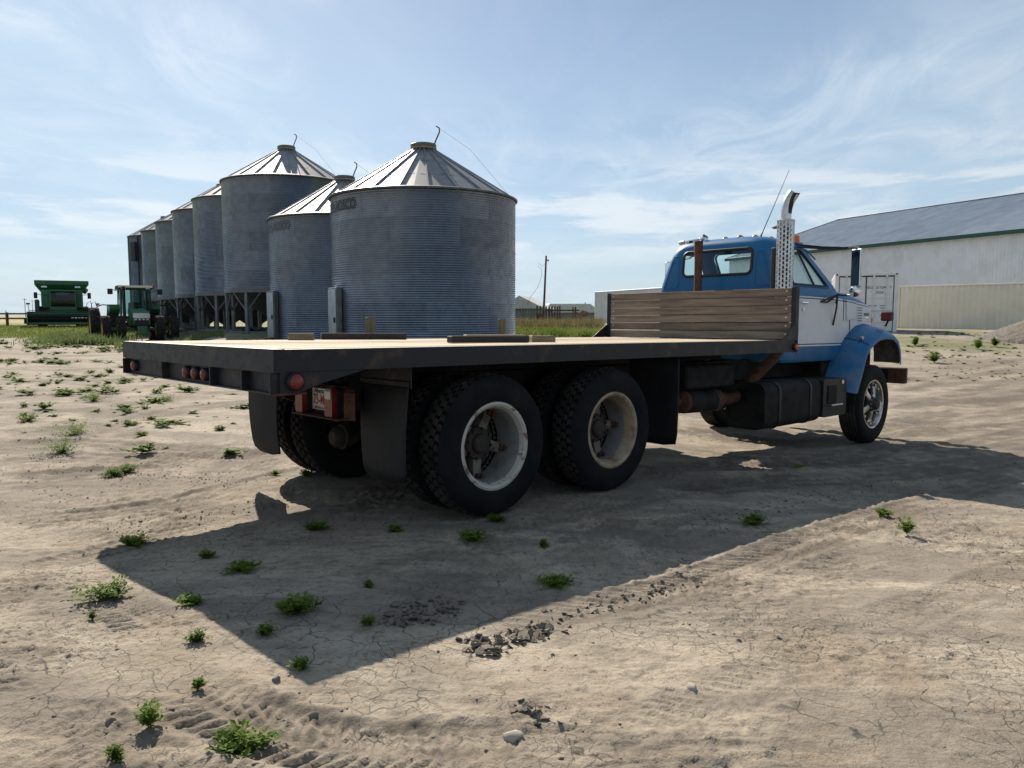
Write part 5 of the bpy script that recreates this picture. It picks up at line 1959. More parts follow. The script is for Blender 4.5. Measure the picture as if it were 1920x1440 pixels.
for xx, lb_ in ((.557, 'short greenish wooden stake standing at the deck\'s left edge, nearer the tail'), (2.32, 'short greenish wooden stake standing at the deck\'s left edge, nearer the cab')):
    o = MB().box((0, 0, .12), (.09, .045, .24), .005).build('wooden_stake', M['timber_green'])
    o.matrix_world = TM @ Matrix.Translation((xx, 2.50, ZD - .02)) @ Matrix.Rotation(0, 4, 'Z')
    tag(o, lb_, 'stake', 'wooden stakes')


# ------------------------------------------------------------------ green tractor (front faces us; local x to our right, -y towards us)
def ag_wheel(parent, x, y, r, w, name='wheel', rim=.52):
    """bar-tread farm tyre on a yellow rim, axle along x"""
    mb = MB().lathe([(r * rim * .97, -w * .40), (r * rim, -w * .46), (r * .80, -w * .5), (r * .95, -w * .44), (r * .965, -w * .2), (r * .965, w * .2), (r * .95, w * .44), (r * .80, w * .5), (r * rim, w * .46), (r * rim * .97, w * .40)], 36, 'X')
    for k in range(22):
        for s_ in (-1, 1):
            t = 2 * math.pi * (k + (.5 if s_ > 0 else 0)) / 22
            pts = []
            for rr_ in (r * .955, r):
                for (u, a) in ((.02, -.055), (.47, .07), (.47, .16), (.02, .035)):
                    tt = t + a
                    q = rr_ * (1 if u < .3 else .985)
                    pts.append((s_ * u * w, q * math.cos(tt), q * math.sin(tt)))
            mb.add(pts, [(4, 5, 6, 7), (0, 1, 5, 4), (1, 2, 6, 5), (2, 3, 7, 6), (3, 0, 4, 7)])
    o = mb.build(name, M['tread'], parent, 30, loc=(x, y, r))
    MB().lathe([(r * rim, -w * .44), (r * rim * .93, -w * .40), (r * rim * .88, -w * .1), (r * .18, -w * .05), (r * .14, -w * .25), (0, -w * .25)], 28, 'X').build('rim', M['jd_yellow'], o, 30)
    MB().lathe([(r * rim, w * .44), (r * rim * .93, w * .40), (r * rim * .88, w * .1), (r * .18, w * .05), (0, w * .05)], 28, 'X').build('rim', M['jd_yellow'], o, 30)
    return o


tx, ty = -20.35, 42.0
trac = empty('tractor', (tx, ty, gz(tx, ty)), .57)
tag(trac, 'green farm tractor with dual wheels parked facing the yard', 'tractor')
for s_ in (-1, 1):
    for xx in (1.02, 1.92):
        ag_wheel(trac, s_ * xx, 1.35, .92, .50)
    for xx in (.92, 1.62):
        ag_wheel(trac, s_ * xx, -1.35, .70, .40, 'front_wheel')
    MB().prism([(1.9, 1.55), (.6, 1.55), (.45, 1.75), (.6, 2.0), (1.9, 2.0)], s_ * .74, s_ * 1.25, 'X').build('rear_fender', M['jd_green'], trac)
    MB().tube([(s_ * .6, .9, 1.75), (s_ * 1.1, .85, 1.95), (s_ * 1.55, .9, 1.98), (s_ * 1.75, 1.0, 1.9)], .03, 6).build('fender_rail', M['black_trim'], trac)
    rl_ = MB().box((s_ * 1.78, 1.0, 1.93), (.10, .05, .06), .01).build('marker_light', M['red_lens'], trac)
    mr = MB().tube([(s_ * .72, .15, 2.65), (s_ * 1.15, .05, 2.80)], .018, 6).build('mirror_arm', M['black_trim'], trac)
    MB().box((s_ * 1.22, .03, 2.68), (.26, .06, .30), .03).build('mirror', M['black_trim'], mr)
    MB().tube([(s_ * .74, -.02, 1.25), (s_ * .70, .0, 2.80)], .045, 6).build('cab_pillar', M['black_trim'], trac)
    MB().tube([(s_ * .74, 1.42, 1.45), (s_ * .70, 1.38, 2.80)], .045, 6).build('cab_pillar', M['black_trim'], trac)
    MB().add([(s_ * .745, .05, 1.35), (s_ * .745, 1.38, 1.5), (s_ * .71, 1.35, 2.78), (s_ * .71, .03, 2.78)], [(0, 1, 2, 3)]).build('side_glass', M['tractor_glass'], trac)
    MB().prism([(-.5, .5), (.5, .5), (.5, .78), (.62, .82), (-.62, .82), (-.5, .78)], s_ * .55, s_ * .78, 'X').build('fuel_tank_step', M['black_trim'], trac)
MB().prism([(-1.95, .95), (-1.98, 1.2), (-1.90, 1.48), (-1.5, 1.62), (.05, 1.78), (.05, .9), (-1.8, .85)], -.40, .40, 'X').build('hood', M['jd_green'], trac)
MB().box((0, -1.97, 1.08), (.62, .05, .42), .02).build('grille', M['black_trim'], trac)
MB().prism(rounded(-.40, .40, 1.26, 1.52, .08), -2.02, -1.90, 'Y').build('headlight_panel', M['lamp_glass'], trac, 40)
for xx in (-.28, -.1, .1, .28):
    MB().box((xx, -2.01, 1.19), (.12, .03, .06), .01).build('work_light', M['lamp_glass'], trac)
MB().box((0, -1.3, .72), (.5, 1.5, .30), .04).build('front_frame', M['black_trim'], trac)
MB().box((0, -2.15, .62), (.46, .40, .46), .04).build('front_weight', M['jd_green'], trac)
MB().box((0, -1.35, .70), (3.0, .16, .16), .02).build('front_axle', M['jd_green'], trac)
MB().box((0, 1.35, .92), (3.6, .2, .2), .02).build('rear_axle', M['black_trim'], trac)
MB().box((0, .7, .95), (.7, 1.6, .6), .05).build('transmission', M['black_trim'], trac)
MB().box((0, .7, 1.30), (1.48, 1.45, .14), .03).build('cab_floor', M['black_trim'], trac)
MB().prism([(-.12, 2.80), (1.55, 2.80), (1.6, 2.88), (1.45, 3.0), (.1, 3.02), (-.22, 2.90)], -.84, .84, 'X').build('cab_roof', M['cab_roof_white'], trac)
MB().add([(-.66, -.02, 1.35), (.66, -.02, 1.35), (.64, .0, 2.78), (-.64, .0, 2.78)], [(0, 1, 2, 3)]).build('windshield', M['tractor_glass'], trac)
MB().add([(-.66, 1.42, 1.5), (.66, 1.42, 1.5), (.64, 1.38, 2.78), (-.64, 1.38, 2.78)], [(0, 1, 2, 3)]).build('rear_glass', M['tractor_glass'], trac)
MB().box((0, .95, 1.75), (.55, .18, .75), .06).build('seat_back', M['seat'], trac)
MB().tube([(.05, .1, 1.35), (.02, .28, 1.95)], .05, 8).build('steering_column', M['seat'], trac)
MB().tube([(-.62, -.35, 1.1), (-.62, -.35, 2.95)], .085, 12).build('exhaust_stack', M['black_trim'], trac, 40)
o = MB().lathe([(.06, 0), (.06, .1), (.03, .14), (0, .145)], 12, 'Z').build('beacon', M['amber_lens'], trac, 40, loc=(.92, .1, 2.98))
MB().tube([(0, 0, -.15), (0, 0, .01)], .02, 6).build('beacon_post', M['black_trim'], o)
for xx in (-.6, .6):
    MB().box((xx, -.17, 2.85), (.22, .05, .07), .01).build('roof_light', M['lamp_glass'], trac)

# ------------------------------------------------------------------ combine harvester
cx, cy = -37.6, 65.0
comb = empty('combine_harvester', (cx, cy, gz(cx, cy)), .54)
tag(comb, 'green combine harvester with its header on, parked beyond the tractor', 'combine')
MB().box((0, 3.2, 1.95), (3.0, 5.6, 1.9), .10).build('body', M['jd_green'], comb)
tk = MB()
rows = [[(-1.55, 1.4, 3.0), (1.55, 1.4, 3.0), (1.55, 4.6, 3.0), (-1.55, 4.6, 3.0)], [(-1.98, .9, 3.60), (1.98, .9, 3.60), (1.98, 5.1, 3.60), (-1.98, 5.1, 3.60)], [(-1.98, .9, 3.92), (1.98, .9, 3.92), (1.98, 5.1, 3.92), (-1.98, 5.1, 3.92)]]
tk.grid(rows, True)
tk.build('grain_tank', M['jd_green'], comb, solid=.04)
MB().box((0, 3, 2.95), (3.0, 3.4, .1)).build('tank_floor', M['jd_green'], comb)
MB().box((-1.2, .5, 2.35), (.70, .9, 1.5), .06).build('side_shroud', M['jd_green'], comb)
MB().box((1.2, .5, 2.35), (.55, .9, 1.5), .06).build('side_shroud', M['jd_green'], comb)
cabc = MB().prism([(-.75, 1.25), (.9, 1.25), (.9, 2.95), (-.55, 2.95), (-.95, 2.2)], -.88, .88, 'X').build('cab_glass', M['dark_glass'], comb)
MB().box((0, .15, 3.02), (1.95, 1.7, .16), .05).build('cab_roof', M['jd_green'], comb)
for xx in (-.9, .9):
    MB().tube([(xx, -.78, 1.3), (xx, -.95, 2.2), (xx, -.6, 2.95)], .05, 6).build('cab_pillar', M['jd_green'], comb)
for xx in (-1.3, 1.15):
    MB().box((xx, .86, 3.38), (.42, .06, .14), .02).build('work_light', M['lamp_glass'], comb)
MB().box((0, -.70, 2.75), (1.0, .05, .25), .01).build('sun_visor', M['tractor_glass'], comb)
MB().box((0, -.98, 1.45), (1.9, .14, .5), .04).build('cab_base', M['jd_green'], comb)
MB().prism([(-2.2, .35), (-2.2, .95), (-.4, 1.75), (-.4, 1.1)], -.65, .65, 'X').build('feeder_house', M['jd_green'], comb)
for s_ in (-1, 1):
    ag_wheel(comb, s_ * 1.55, .6, .88, .70)
    ag_wheel(comb, s_ * 1.45, 5.2, .60, .45, 'rear_wheel')
    mr = MB().tube([(s_ * 1.0, -.5, 2.6), (s_ * 1.8, -.9, 2.72)], .02, 6).build('mirror_arm', M['black_trim'], comb)
    MB().box((s_ * 1.92, -.9, 2.62), (.26, .08, .50), .03).build('mirror', M['black_trim'], mr)
hd = MB().prism([(-3.6, .30), (-2.3, .22), (-2.1, .45), (-2.1, 1.30), (-2.25, 1.30), (-2.3, .55), (-3.5, .42)], -2.5, 2.5, 'X').build('header', M['jd_green'], comb)
for s_ in (-1, 1):
    MB().prism([(-4.0, .25), (-2.1, .2), (-2.1, 1.3), (-2.9, 1.25), (-4.0, .45)], s_ * 2.5, s_ * 2.58, 'X').build('end_shield', M['jd_green'], hd)
    MB().tube([(s_ * 2.4, -2.2, 1.3), (s_ * 2.45, -2.25, 1.85)], .025, 6).build('marker_post', M['wire'], hd)
    MB().box((s_ * 2.45, -2.28, 1.92), (.28, .05, .14), .02).build('marker_flag', M['red_lens'], hd)
    MB().box((s_ * 2.68, -2.6, .55), (.2, .3, .45), .03).build('end_wheel', M['black_trim'], hd)
rl_ = MB().tube([(-2.45, -3.1, .92), (2.45, -3.1, .92)], .12, 10).build('reel', M['black_steel'], hd)
for k in range(6):
    t = 2 * math.pi * k / 6 + .3
    MB().box((0, -3.1 + .48 * math.cos(t), .92 + .48 * math.sin(t)), (4.8, .06, .05)).build('reel_bat', M['black_steel'], rl_)
MB().lathe([(.28, -2.45), (.28, 2.45)], 14, 'X').build('auger', M['black_steel'], hd, 30, loc=(0, -2.65, .72))
for k, xx in enumerate(np.linspace(.55, 2.2, 8)):
    MB().box((xx, -3.63, .80), (.16, .02, .06 + .03 * (k % 2))).build('panel_mark', M['lamp_glass'], hd)
ld = MB().tube([(2.0, -.2, 1.2), (2.1, -.4, 2.0), (2.35, -.45, 2.15), (2.55, -.45, 1.3)], .025, 6)
ld.tube([(1.6, -.3, 1.25), (1.75, -.5, 2.0), (2.0, -.5, 2.2), (2.2, -.5, 1.25)], .025, 6)
ld.build('ladder_rail', M['wire'], comb)
MB().box((2.0, -.1, 1.22), (1.0, .9, .06)).build('platform', M['jd_green'], comb)
MB().tube([(1.7, 3.0, 3.0), (1.85, 3.2, 3.2), (1.85, 6.5, 3.3)], .18, 12).build('unload_auger', M['jd_green'], comb, 40)
MB().box((-1.85, .2, 1.75), (.35, .8, 1.1), .08).build('service_panel', M['cab_roof_white'], comb)


# ------------------------------------------------------------------ small background buildings, fences, pole
def at_depth(px, py, D):
    d = ray_at(px, py)
    t = D / d[1]
    return np.array([0, 0, CAMH]) + t * d


# pale shed left of the corral
p = at_depth(985, 600, 68)
ph = empty('small_shed', (p[0] - .2, 68, gz(p[0], 68)), -.25)
tag(ph, 'low old shed with pale roof behind the nearest bin', 'shed')
MB().box((0, 2, .7), (3.6, 4, 1.5)).build('wall', M['old_wall'], ph)
MB().box((.0, -.03, .62), (3.55, .04, .7)).build('lower_boarding', M['old_wall'], ph)
MB().prism([(-2.0, 1.42), (2.0, 1.42), (-.3, 2.55)], -.25, 4.25, 'Y').build('roof', M['old_white'], ph)
mb = MB()
for k in range(14): mb.box((-1.7 + k * .26, -.02, 1.1), (.03, .03, .66))
mb.build('wall_ribs', M['old_white'], ph)

# pole with a yard light and a loose wire
p = at_depth(1018, 612, 62)
gzp = gz(p[0], 62)
pole = empty('light_pole', (p[0], 62, gzp))
tag(pole, 'slim leaning wooden yard-light pole with a loose hanging wire', 'pole')
MB().tube([(0, 0, -.1), (.12, 0, 2.6), (.24, 0, 5.55)], [.10, .085, .07], 10).build('shaft', M['pole_wood'], pole, 40)
MB().tube([(.23, 0, 5.25), (.36, -.05, 5.2), (.42, -.05, 5.12)], [.03, .05, .09], 8).build('lamp_head', M['black_trim'], pole)
wr = MB().tube([(.2, 0, 5.0), (-.05, 0, 4.7), (-.35, 0, 4.95), (-.42, 0, 4.7), (-.15, 0, 4.55), (-.1, 0, 4.0), (-.45, 0, 3.0), (-1.0, 0, 2.3), (-1.25, 0, 1.7)], .012, 4).build('loose_wire', M['wire'], pole)

# corral fence of upright slabs
p0 = at_depth(1006, 612, 60)
fen = empty('corral_fence', (p0[0], 60, gz(p0[0], 60)))
tag(fen, 'ragged upright board corral fence beside the light pole', 'fence')
S_ = 60 / FPX
for k, (px, w, ht) in enumerate(((1007, 3.4, 38), (1013, 3.2, 38), (1018.5, 3, 38), (1024, 3, 37), (1029.5, 3.6, 37), (1034.5, 3.6, 37), (1040, 3, 37), (1045, 3, 37), (1049.5, 2.6, 38), (1074, 2.6, 36), (1078.5, 3, 36))):
    MB().box(((px - 1006) * S_, rnd.uniform(-.02, .02), ht * S_ / 2), (w * S_, .04, ht * S_), .008, rot=(0, rnd.uniform(-.02, .02), 0)).build('upright_board', M['fence_wood'], fen)
MB().box(((1029 - 1006) * S_, .05, .62), (48 * S_, .05, .14)).build('fence_rail', M['fence_wood'], fen)
MB().box(((1056 - 1006) * S_, .05, 1.22), (60 * S_, .05, .12)).build('fence_rail', M['fence_wood'], fen)
MB().box(((1011 - 1006) * S_, .10, .5), (12 * S_, .03, .9)).build('board_panel', M['fence_wood'], fen)
for k in range(6):
    MB().box(((1084 + 4.4 * k - 1006) * S_, 1.5 + .6 * k, .72), (.09, .05, 1.45 - .1 * k), .008, rot=(0, .75, 0)).build('leaning_board', M['fence_wood'], fen)
for zz in (.4, .9):
    MB().tube([((1078 - 1006) * S_, .3, zz + .2), ((1108 - 1006) * S_, 4.5, zz - .1)], .06, 6).build('leaning_rail', M['fence_wood'], fen)

# far low barn behind the corral
p = at_depth(1068, 596, 120)
bar = empty('far_barn', (p[0], 120, gz(p[0], 120)), .15)
tag(bar, 'far low pale barn showing through the corral fence gap', 'barn')
MB().box((0, 3, .6), (9.0, 6, 1.4)).build('wall', M['old_wall'], bar)
MB().prism([(-5.0, 1.2), (5.0, 1.2), (3.2, 2.55), (-3.2, 2.55)], -.4, 6.4, 'Y').build('roof', M['old_white'], bar)

# rail fence in the far left
fx = []
rf = empty('rail_fence', (-44.5, 66, gz(-44.5, 66)))
tag(rf, 'brown wooden rail fence left of the combine', 'fence')
for k in range(6):
    MB().box((-7.5 + k * 3.0, 0, .62), (.18, .18, 1.25), .02).build('post', M['fence_wood'], rf)
for zz in (.72, 1.12):
    MB().box((.0, -.1, zz), (15.5, .05, .14), .01).build('rail', M['fence_wood'], rf)
# fence and a white tank seen between the bin legs
rf2 = empty('board_fence', (-13.0, 68, gz(-13, 68)))
tag(rf2, 'board fence glimpsed between the legs of the raised bins', 'fence')
for k in range(9):
    MB().box((-12 + k * 3, 0, .7), (.16, .16, 1.4), .02).build('post', M['fence_wood'], rf2)
for zz in (.45, .85, 1.25):
    MB().box((0, -.1, zz), (25, .05, .16), .01).build('rail', M['fence_wood'], rf2)
for i, (xx, yy, lb_) in enumerate(((-9.2, 47.5, 'white plastic tank glimpsed under the nearest raised bin'), (-15.2, 55.0, 'white plastic tank glimpsed between the farther bin legs'))):
    tk = empty('water_tank', (xx, yy, gz(xx, yy)))
    tag(tk, lb_, 'tank')
    MB().lathe([(0, 0), (.85, 0), (.9, .08), (.9, 1.1), (.8, 1.28), (.25, 1.45), (.25, 1.52), (0, 1.53)], 28).build('tank_shell', M['old_white'], tk, 35)
    MB().lathe([(.28, 1.5), (.28, 1.58), (0, 1.6)], 16).build('tank_lid', M['black_trim'], tk, 35)


# spruces far away on the horizon
def spruce(x, y, h, label):
    t = empty('spruce_tree', (x, y, gz(x, y)))
    tag(t, label, 'tree', 'far spruces')
    MB().tube([(0, 0, 0), (0, 0, h * .95)], [h * .022, .02], 6).build('trunk', M['bark'], t)
    vs, fs = [], []
    for k in range(900):
        z = rnd.random() ** 1.3
        rr_ = (1 - z) * h * .20 * (.35 + .65 * rnd.random()) * (1 + .2 * math.sin(z * 40))
        a = rnd.uniform(0, 6.283)
        p_ = Vector((rr_ * math.cos(a), rr_ * math.sin(a), h * (.06 + .94 * z) - rr_ * .2))
        d = Vector((math.cos(a), math.sin(a), -.35)) * h * .05
        s_ = Vector((-math.sin(a), math.cos(a), 0)) * h * .018
        b = len(vs)
        vs += [tuple(p_ - s_), tuple(p_ + s_), tuple(p_ + d)]
        fs.append((b, b + 1, b + 2))
    MB().add(vs, fs).build('crown', M['spruce'], t, fix=False)


for (px, D, h, lb_) in ((1088, 260, 4.6, 'far spruce rising left of the pair beyond the corral'), (1097, 250, 4.9, 'tallest of the far spruces beyond the corral'), (1104, 300, 2.6, 'short far spruce right of the tallest one'), (12, 420, 3.6, 'lone far tree on the left horizon')):
    q = at_depth(px, 600, D)
    spruce(q[0], D, h, lb_)
# distant power poles on the left horizon
for (px, D, h, lb_) in ((48, 330, 8.0, 'distant power pole left of the combine'), (62, 420, 9.0, 'distant power pole close beside the combine')):
    q = at_depth(px, 595, D)
    o = MB().tube([(0, 0, 0), (0, 0, h)], [.14, .10], 6)
    o.box((0, 0, h - .6), (2.2, .12, .12))
    tag(o.build('power_pole', M['pole_wood'], loc=(q[0], D, gz(q[0], D))), lb_, 'pole', 'distant power poles')

# gravel pile at the right edge
gp = at_depth(1925, 655, 27.5)
n = 60
rows = []
for i in range(n):
    row = []
    for k in range(n):
        u, v = (i / (n - 1) * 2 - 1), (k / (n - 1) * 2 - 1)
        d = math.hypot(u, v)
        hgt = 1.15 * max(0, 1 - d) ** .9 + .07 * (rnd.random() - .5) * (d < 1)
        row.append((u * 2.6, v * 2.6, hgt - (.12 if d >= 1 else 0)))
    rows.append(row)
gpo = MB().grid(rows).build('gravel_pile', M['gravel'], None, 70, loc=(gp[0] + 1.1, 27.5, gz(gp[0] + 1.1, 27.5) - .05))
tag(gpo, 'heap of grey brown gravel at the right edge of the yard', 'gravel pile')


# ------------------------------------------------------------------ stones, clods and plants
def rock_mesh(name, material, seed, sub=2):
    bm = bmesh.new()
    bmesh.ops.create_icosphere(bm, subdivisions=sub, radius=1)
    r_ = random.Random(seed)
    a = [Vector((r_.uniform(-1, 1), r_.uniform(-1, 1), r_.uniform(-1, 1))).normalized() for _ in range(7)]
    for v in bm.verts:
        for q in a:
            d = v.co.dot(q) - .72
            if d > 0: v.co -= q * d * .9
        v.co *= 1 + .06 * r_.uniform(-1, 1)
    me = bpy.data.meshes.new(name)
    bm.to_mesh(me)
    bm.free()
    me.materials.append(material)
    me.polygons.foreach_set('use_smooth', [True] * len(me.polygons))
    me.set_sharp_from_angle(angle=R(35))
    return me


for i, (px, py, s_, lb_) in enumerate(((962, 1381, .036, 'pale round stone at the bottom of the yard, below centre'), (1297, 1297, .030, 'pale round stone right of centre in the foreground'), (1384, 1206, .016, 'small grey stone upright in the sunny foreground'), (517, 1275, .022, 'small dark stone left of the shadow corner'),
                                       (208, 1353, .026, 'grey stone in the lower left foreground'), (588, 1337, .022, 'dark square stone below the shadow corner'))):
    p = ground_at(px, py)
    o = link('stone', rock_mesh('stone', M['stone'] if i < 2 else M['clod'], i), None, (p[0], p[1], gz(p[0], p[1]) - s_ * .10), (i, .4 * i, 1.3 * i))
    o.scale = (s_, s_ * .85, s_ * .7)
    tag(o, lb_, 'stone', 'loose stones')


def scatter_clods():
    """crumbs and clods of dry soil, all over the near yard and thick along the ruts"""
    base = []
    for k in range(5):
        r_ = np.random.default_rng(k)
        v = np.array([(1, 0, 0), (-1, 0, 0), (0, 1, 0), (0, -1, 0), (0, 0, 1), (0, 0, -1)], float) * r_.uniform(.6, 1.2, (6, 1)) + r_.uniform(-.25, .25, (6, 3))
        base.append(v)
    F = np.array([(0, 2, 4), (2, 1, 4), (1, 3, 4), (3, 0, 4), (2, 0, 5), (1, 2, 5), (3, 1, 5), (0, 3, 5)])
    spots = []
    for k in range(3800):
        y = 1.7 + 9 * rnd.random() ** 1.6
        x = rnd.uniform(-.75, .75) * (y + 1.2)
        s = .0028 + .010 * rnd.random() ** 5
        if fbm(np.array([x]), np.array([y]), .9, 2, 5)[0] < -.05 and rnd.random() < .7: continue
        spots.append((x, y, s))
    for (poly, w, dep, lug, lo_, pitch) in TRACKS:
        if lo_ < .6: continue
        P = [ground_at(*p)[:2] for p in poly]
        for a, b in zip(P[:-1], P[1:]):
            Ln = np.hypot(*(b - a))
            if a[1] > 14: continue
            for _ in range(int(Ln * 12)):
                t = rnd.random()
                q = a + (b - a) * t
                sd_ = rnd.choice((-1, 1)) * (w * .6 + rnd.gauss(0, .07))
                nrm = np.array([-(b - a)[1], (b - a)[0]]) / Ln
                q = q + nrm * sd_
                spots.append((q[0], q[1], .003 + .011 * rnd.random() ** 3))
    V, Fc = [], []
    b = 0
    for (x, y, s) in spots:
        z = gz(x, y)
        v = base[rnd.randrange(5)] * s
        a = rnd.uniform(0, 6.28)
        c, sn = math.cos(a), math.sin(a)
        v = np.stack([v[:, 0] * c - v[:, 1] * sn + x, v[:, 0] * sn + v[:, 1] * c + y, v[:, 2] * .7 + z - s * .05], 1)
        V.append(v)
        Fc.append(F + b)
        b += 6
    o = link('soil_clods', fast_mesh('soil_clods', np.concatenate(V), np.concatenate(Fc), M['clod']))
    tag(o, 'dry crumbs and clods of earth strewn over the yard', kind='stuff')


scatter_clods()


def crust_heap(label, pts, n, size):
    """broken plates of dried mud tipped up along a rut"""
    mb = MB()
    for k in range(n):
        a = rnd.random() * (len(pts) - 1)
        i = min(int(a), len(pts) - 2)
        px = pts[i][0] + (pts[i + 1][0] - pts[i][0]) * (a - i) + rnd.gauss(0, 14)
        py = pts[i][1] + (pts[i + 1][1] - pts[i][1]) * (a - i) + rnd.gauss(0, 9)
        p = ground_at(px, py)
        s = size * rnd.uniform(.45, 1.4)
        m_ = rnd.randint(4, 6)
        poly = []
        for q in range(m_):
            t = 2 * math.pi * (q + rnd.uniform(-.3, .3)) / m_
            poly.append((s * rnd.uniform(.6, 1.1) * math.cos(t), s * rnd.uniform(.5, 1.0) * math.sin(t)))
        th = s * rnd.uniform(.14, .34)
        tmp = MB().prism(poly, -th / 2, th / 2, 'Z')
        Mx = Matrix.Translation((p[0], p[1], gz(p[0], p[1]) + s * rnd.uniform(.1, .45))) @ Matrix.Rotation(rnd.uniform(0, 6.28), 4, 'Z') @ Matrix.Rotation(rnd.gauss(0, .45), 4, 'X') @ Matrix.Rotation(rnd.gauss(0, .4), 4, 'Y')
        mb.add(tmp.v, tmp.f, Mx)
    tag(mb.build('mud_crust', M['crust']), label, kind='stuff')


crust_heap('broken mud plates lying in the truck shadow', [(725, 1160), (790, 1150), (850, 1140)], 130, .022)
crust_heap('broken mud plates tipped up at the shadow edge', [(885, 1205), (920, 1212), (960, 1200), (1000, 1192), (1025, 1180)], 130, .022)
crust_heap('broken mud plates along the long rut', [(1040, 1165), (1150, 1130), (1240, 1105), (1325, 1080)], 110, .014)
crust_heap('mud plates by the right-hand rut in the shade', [(1300, 985), (1400, 960), (1500, 940), (1600, 920), (1720, 895), (1900, 870)], 200, .012)
crust_heap('crumbled mud at the bottom of the yard', [(975, 1325), (1000, 1340), (1010, 1355)], 40, .014)
crust_heap('crumbled mud by the left flap shadow', [(220, 985), (330, 975), (420, 965), (540, 945)], 120, .009)
crust_heap('dark mud ridges across the left of the yard', [(0, 900), (120, 885), (220, 880), (330, 890), (430, 900), (560, 895)], 220, .009)
crust_heap('dark mud ridges nearer the truck\'s left wheels', [(60, 935), (200, 925), (300, 880), (480, 815), (545, 800)], 140, .009)


def leaf_clump(n, rad, ht, leaf, seed, upright=.5):
    """small-leaved weed: stems from one root, many leaves along each"""
    r_ = random.Random(seed)
    vs, fs = [], []
    for k in range(n):
        a = r_.uniform(0, 6.283)
        lob = .62 + .38 * math.sin(a * 2 + seed) * math.cos(a * 3 + seed * 1.7)
        L0 = rad * (.2 + .8 * r_.random()) * lob
        top = ht * (.35 + .65 * r_.random()) * (1.15 - .6 * L0 / rad)
        end = Vector((L0 * math.cos(a), L0 * math.sin(a), top))
        m_ = max(4, int(6 * L0 / rad + 4))
        prev = Vector((0, 0, 0))
        for q in range(1, m_ + 1):
            t = q / m_
            c = Vector((end.x * t, end.y * t, top * (t ** (.6 if upright > .4 else 1.2))))
            # stem
            b = len(vs)
            sw = Vector((-math.sin(a), math.cos(a), 0)) * .0012
            vs += [tuple(prev - sw), tuple(prev + sw), tuple(c + sw), tuple(c - sw)]
            fs.append((b, b + 1, b + 2, b + 3))
            prev = c
            for s_ in range(2):
                aa = r_.uniform(0, 6.283)
                d = Vector((math.cos(aa), math.sin(aa), r_.uniform(-.2, .7))).normalized()
                ll = leaf * r_.uniform(.6, 1.25)
                side = d.cross(Vector((r_.uniform(-.3, .3), r_.uniform(-.3, .3), 1))).normalized() * ll * .27
                b = len(vs)
                m2 = c + d * ll * .5 + Vector((0, 0, ll * .06))
                vs += [tuple(c), tuple(m2 - side), tuple(c + d * ll), tuple(m2 + side)]
                fs.append((b, b + 1, b + 2, b + 3))
    return vs, fs


WEEDS = [  # px, py (foot), width in px, label
    (455, 1072, 60, 'largest weed in the truck shadow, left of centre'), (358, 1140, 52, 'weed in the shadow just inside its left edge'), (208, 1122, 108, 'broad bright weed on sunlit dirt left of the shadow'),
    (372, 1206, 40, 'bright weed at the sloping shadow edge'), (555, 1155, 88, 'low spreading weed in the shadow'), (498, 1192, 40, 'small weed in the shadow beside the spreading one'),
    (278, 1362, 52, 'upright bright weed in the lower left foreground'), (440, 1392, 120, 'wide weed growing in the foreground tyre track'), (370, 1292, 26, 'little sprig below the shadow edge'),
    (218, 1422, 34, 'sprig at the lower left picture edge'), (174, 1166, 16, 'tiny sprig left of the shadow edge'), (565, 1252, 40, 'sparse weed near the shadow corner'),
    (1045, 1097, 66, 'weed in the shade under the deck side, centre of the yard'), (932, 978, 40, 'weed at the foot of the right rear tyre'), (885, 1018, 66, 'flat weed in the shade behind the right rear tyres'),
    (588, 996, 48, 'weed in the shadow below the tail lamps'), (740, 998, 34, 'weed in the shadow below the right mud flap'), (1020, 1026, 24, 'small weed in the shade left of centre'),
    (1700, 1004, 34, 'bright upright weed in the sun at right'), (1415, 982, 56, 'weed in the shade along the right-hand rut'), (1502, 878, 32, 'small weed between the tandem and front wheels'),
    (692, 1104, 22, 'small weed in the middle of the shadow'), (690, 1172, 30, 'weed beside the broken mud plates'), (246, 1018, 60, 'low weed at the far left corner of the shadow'),
    (385, 1050, 34, 'small weed near the left tip of the shadow'), (575, 892, 36, 'bright weed by the left rear tyre'), (515, 888, 20, 'little weed left of the left rear tyre'), (1655, 966, 34, 'low weed where the shadow notch ends'),
    (140, 815, 90, 'big bright weed patch in the left yard'), (116, 850, 88, 'flat weed patch below the big bright one at left'), (235, 884, 56, 'weed at mid left with two lobes'), (175, 752, 62, 'weed patch farther off in the left yard'),
    (308, 754, 50, 'weed patch midway to the tractor, left of the tail'), (238, 776, 34, 'round weed left of the truck tail'), (240, 798, 32, 'second round weed left of the truck tail'),
    (52, 790, 46, 'pair of weeds near the left picture edge'), (214, 890, 38, 'bright weed just left of the two-lobed one'), (268, 818, 24, 'dark little weed left of the mud flap'), (414, 806, 26, 'lone weed left of the mud flap'),
]
for i, (px, py, w, lb_) in enumerate(WEEDS):
    p = ground_at(px, py)
    dist = math.hypot(p[0], p[1])
    rad = w * dist / FPX / 2 * 1.35
    big = min(1.0, rad / .12)
    up = .7 if 'upright' in lb_ or 'sprig' in lb_ else .32
    vs, fs = leaf_clump(int(14 + 60 * big), rad * 1.15, max(.045, rad * (1.3 if up > .5 else .42)), min(.026, .009 + rad * .12), i, up)
    o = MB().add(vs, fs).build('weed', M['leaf'], None, loc=(p[0], p[1], gz(p[0], p[1])), fix=False)
    tag(o, lb_, 'weed', 'weeds in the yard')


